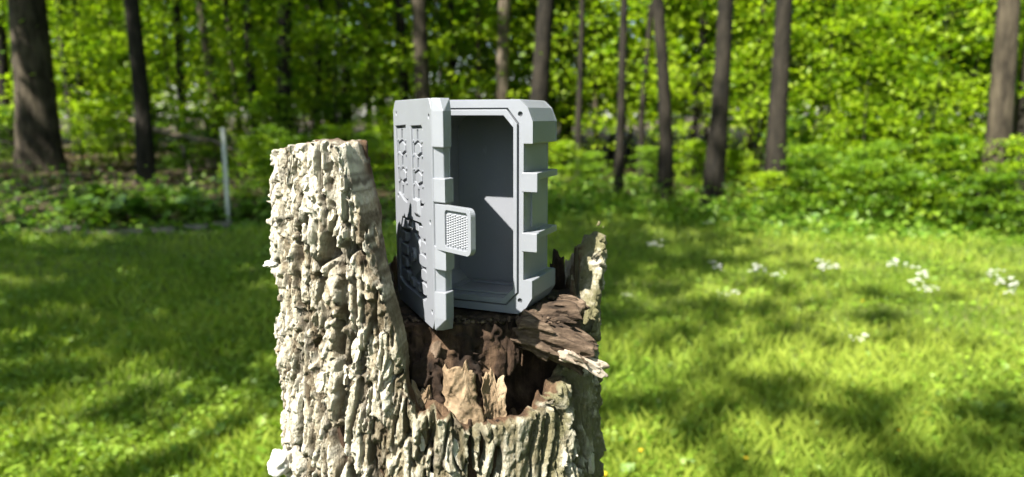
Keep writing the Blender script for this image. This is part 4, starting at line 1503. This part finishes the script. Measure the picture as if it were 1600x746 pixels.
DA = dandelion()
for i, (px, py, s) in enumerate(sorted([(1449, 646, .8), (1406, 673, .7), (1001, 704, .7), (1166, 716, .7), (943, 741, .9), (1265, 603, .5), (1251, 550, .5), (1348, 471, .7)])):
    x, y = ground_px(px, py, .05)
    t = empty('yellow_flower', (x, y, .05), i * .8, 'small yellow flower in the grass, ' + ORD[i] + ' from the left', 'flower', 'yellow flowers in the lawn')
    s *= .75
    t.scale = (s, s, s)
    link('blossom', DA[0], YELLOW, t); link('stalk', DA[1], STEM, t)

# ------------------------------------------------------------------ hosta bed, edging stones, post, fallen log
def hosta_mesh(seed, n=30):
    rg = random.Random(seed)
    V, F, T = [], [], []
    for k in range(n):
        a = rg.uniform(0, 6.28); t = rg.random()
        L = rg.uniform(.15, .24); w = L * .30; el = .25 + 1.0 * (1 - t)
        r0 = .02
        ca, sa = math.cos(a), math.sin(a)
        s = len(V); seg = 5
        for i in range(seg + 1):
            q = i / seg
            rr_ = r0 + L * (.35 + q) * math.cos(el) * (.9 + .3 * q)
            z = .03 + L * (.35 + q) * math.sin(el) - .32 * L * q * q
            ww = w * math.sin(math.pi * (.10 + .86 * q)) ** .8
            for e in (-1, 0, 1):
                V.append((ca * rr_ - sa * ww * e, sa * rr_ + ca * ww * e, z + abs(e) * .22 * ww)); T.append(t * .6 + .2 * rg.random())
        for i in range(seg):
            for e in range(2):
                a0 = s + i * 3 + e
                F.append((a0, a0 + 1, a0 + 4, a0 + 3))
    return np_mesh('leaves', np.array(V), np.array(F), True, {'tint': np.array(T)})


HO = [hosta_mesh(700 + i) for i in range(3)]
HL = ['broad leaved hosta at the left end of the flower bed', 'bright hosta in the middle of the flower bed', 'pale hosta leaning over the stone edging', 'hosta behind the edging, left of the white post', 'dark hosta clump at the foot of the white post', 'small hosta between the oak and the slim trunk',
      'hosta right of the white post, beside the stump', 'low hosta at the back of the flower bed', 'hosta under the slim straight trunk']
for i, (px, py, s) in enumerate([(128, 350, 1.0), (176, 352, 1.15), (214, 350, 1.0), (272, 348, .95), (322, 350, .85), (160, 330, .9), (398, 348, .9), (245, 328, .9), (300, 332, .9)]):
    x, y = ground_px(px, py)
    z = float(ground_h(np.array([x]), np.array([y]))[0])
    t = empty('hosta_plant', (x, y, z), i * 1.9, HL[i], 'plant', 'hostas in the flower bed')
    t.scale = (s, s, s)
    link('leaves', HO[i % 3], HOSTA, t)


def stone_mesh(seed, sx, sy, sz):
    rg = np.random.default_rng(seed)
    bm = bmesh.new()
    bmesh.ops.create_cube(bm, size=1)
    bmesh.ops.subdivide_edges(bm, edges=bm.edges, cuts=5, use_grid_fill=True)
    P = np.array([v.co[:] for v in bm.verts])
    k = .75 + .25 * (noise3(P[:, 0] * 3 + seed, P[:, 1] * 3, P[:, 2] * 3, seed)) + .12 * (noise3(P[:, 0] * 8 + seed, P[:, 1] * 8, P[:, 2] * 8, seed) - .5)
    ln = np.linalg.norm(P, axis=1)
    k = k * (1 - .18 * smooth(.55, .87, ln))
    for v, q in zip(bm.verts, k): v.co = Vector((v.co.x * sx * q, v.co.y * sy * q, v.co.z * sz * q + sz * .3))
    return bm_mesh('edging_stone', bm, True)


SL = ['pale flat edging stone at the left end of the flower bed', 'second edging stone of the flower bed, dark and low', 'third edging stone of the flower bed', 'edging stone in front of the bright hosta', 'small edging stone near the white post', 'last edging stone, close to the stump']
for i, (px, py, sx) in enumerate([(98, 364, .34), (158, 368, .30), (208, 367, .28), (255, 364, .26), (306, 360, .24), (350, 356, .2)]):
    x, y = ground_px(px, py)
    o = link('edging_stone', stone_mesh(20 + i, sx, .15, .085 if i == 0 else .06), STONE)
    o.location = (x, y, float(ground_h(np.array([x]), np.array([y]))[0]) - .01)
    o.rotation_euler = (0, 0, .12 * math.sin(i * 2.2) + .05)
    tag(o, SL[i], 'stone', 'edging stones of the flower bed')

x, y = ground_px(357, 338, .07)
zb = float(ground_h(np.array([x]), np.array([y]))[0])
bm = bmesh.new()
bm_box(bm, -.019, .019, -.019, .019, -.1, .84)
finish(bm)
post = empty('garden_post', (x, y, zb), .2, 'slim white post standing at the edge of the flower bed', 'post')
bevel(link('shaft', bm_mesh('shaft', bm), POSTMAT, post), .004)
bm = bmesh.new()
bm_hull(bm, [(a * .024, b * .024, .84) for a in (-1, 1) for b in (-1, 1)] + [(a * .024, b * .024, .852) for a in (-1, 1) for b in (-1, 1)] + [(0, 0, .864)])
finish(bm)
link('cap', bm_mesh('cap', bm), POSTMAT, post)


def log(name, pa, pb, r, mat, label, cat):
    pa, pb = Vector(pa), Vector(pb)
    rg = random.Random(8)
    pts = [pa.lerp(pb, i / 9) + Vector((0, rg.uniform(-.04, .04), rg.uniform(-.05, .05))) for i in range(10)]
    V, F = tube(pts, [r * rg.uniform(.85, 1.1) * (1 - .035 * i) for i in range(10)], 10)
    n0 = len(V); V += [tuple(pts[0]), tuple(pts[-1])]
    me = bpy.data.meshes.new(name)
    F = F + [(k, n0, (k + 1) % 10) for k in range(10)] + [(90 + k, 90 + (k + 1) % 10, n0 + 1) for k in range(10)]
    me.from_pydata(V, [], F); me.update()
    for p in me.polygons: p.use_smooth = True
    o = link(name, me, mat)
    return tag(o, label, cat)


a = at_px(205, 192, 10.6); b = at_px(405, 240, 9.8)
log('fallen_trunk', a, b, .028, TRUNK_C, 'pale fallen trunk lying aslant behind the slim tree and the post', 'fallen trunk')
a = at_px(286, 232, 10.2); b = at_px(304, 285, 9.9)
log('leaning_branch', a, b, .03, TRUNK_C, 'short pale broken limb propped under the fallen trunk', 'branch')
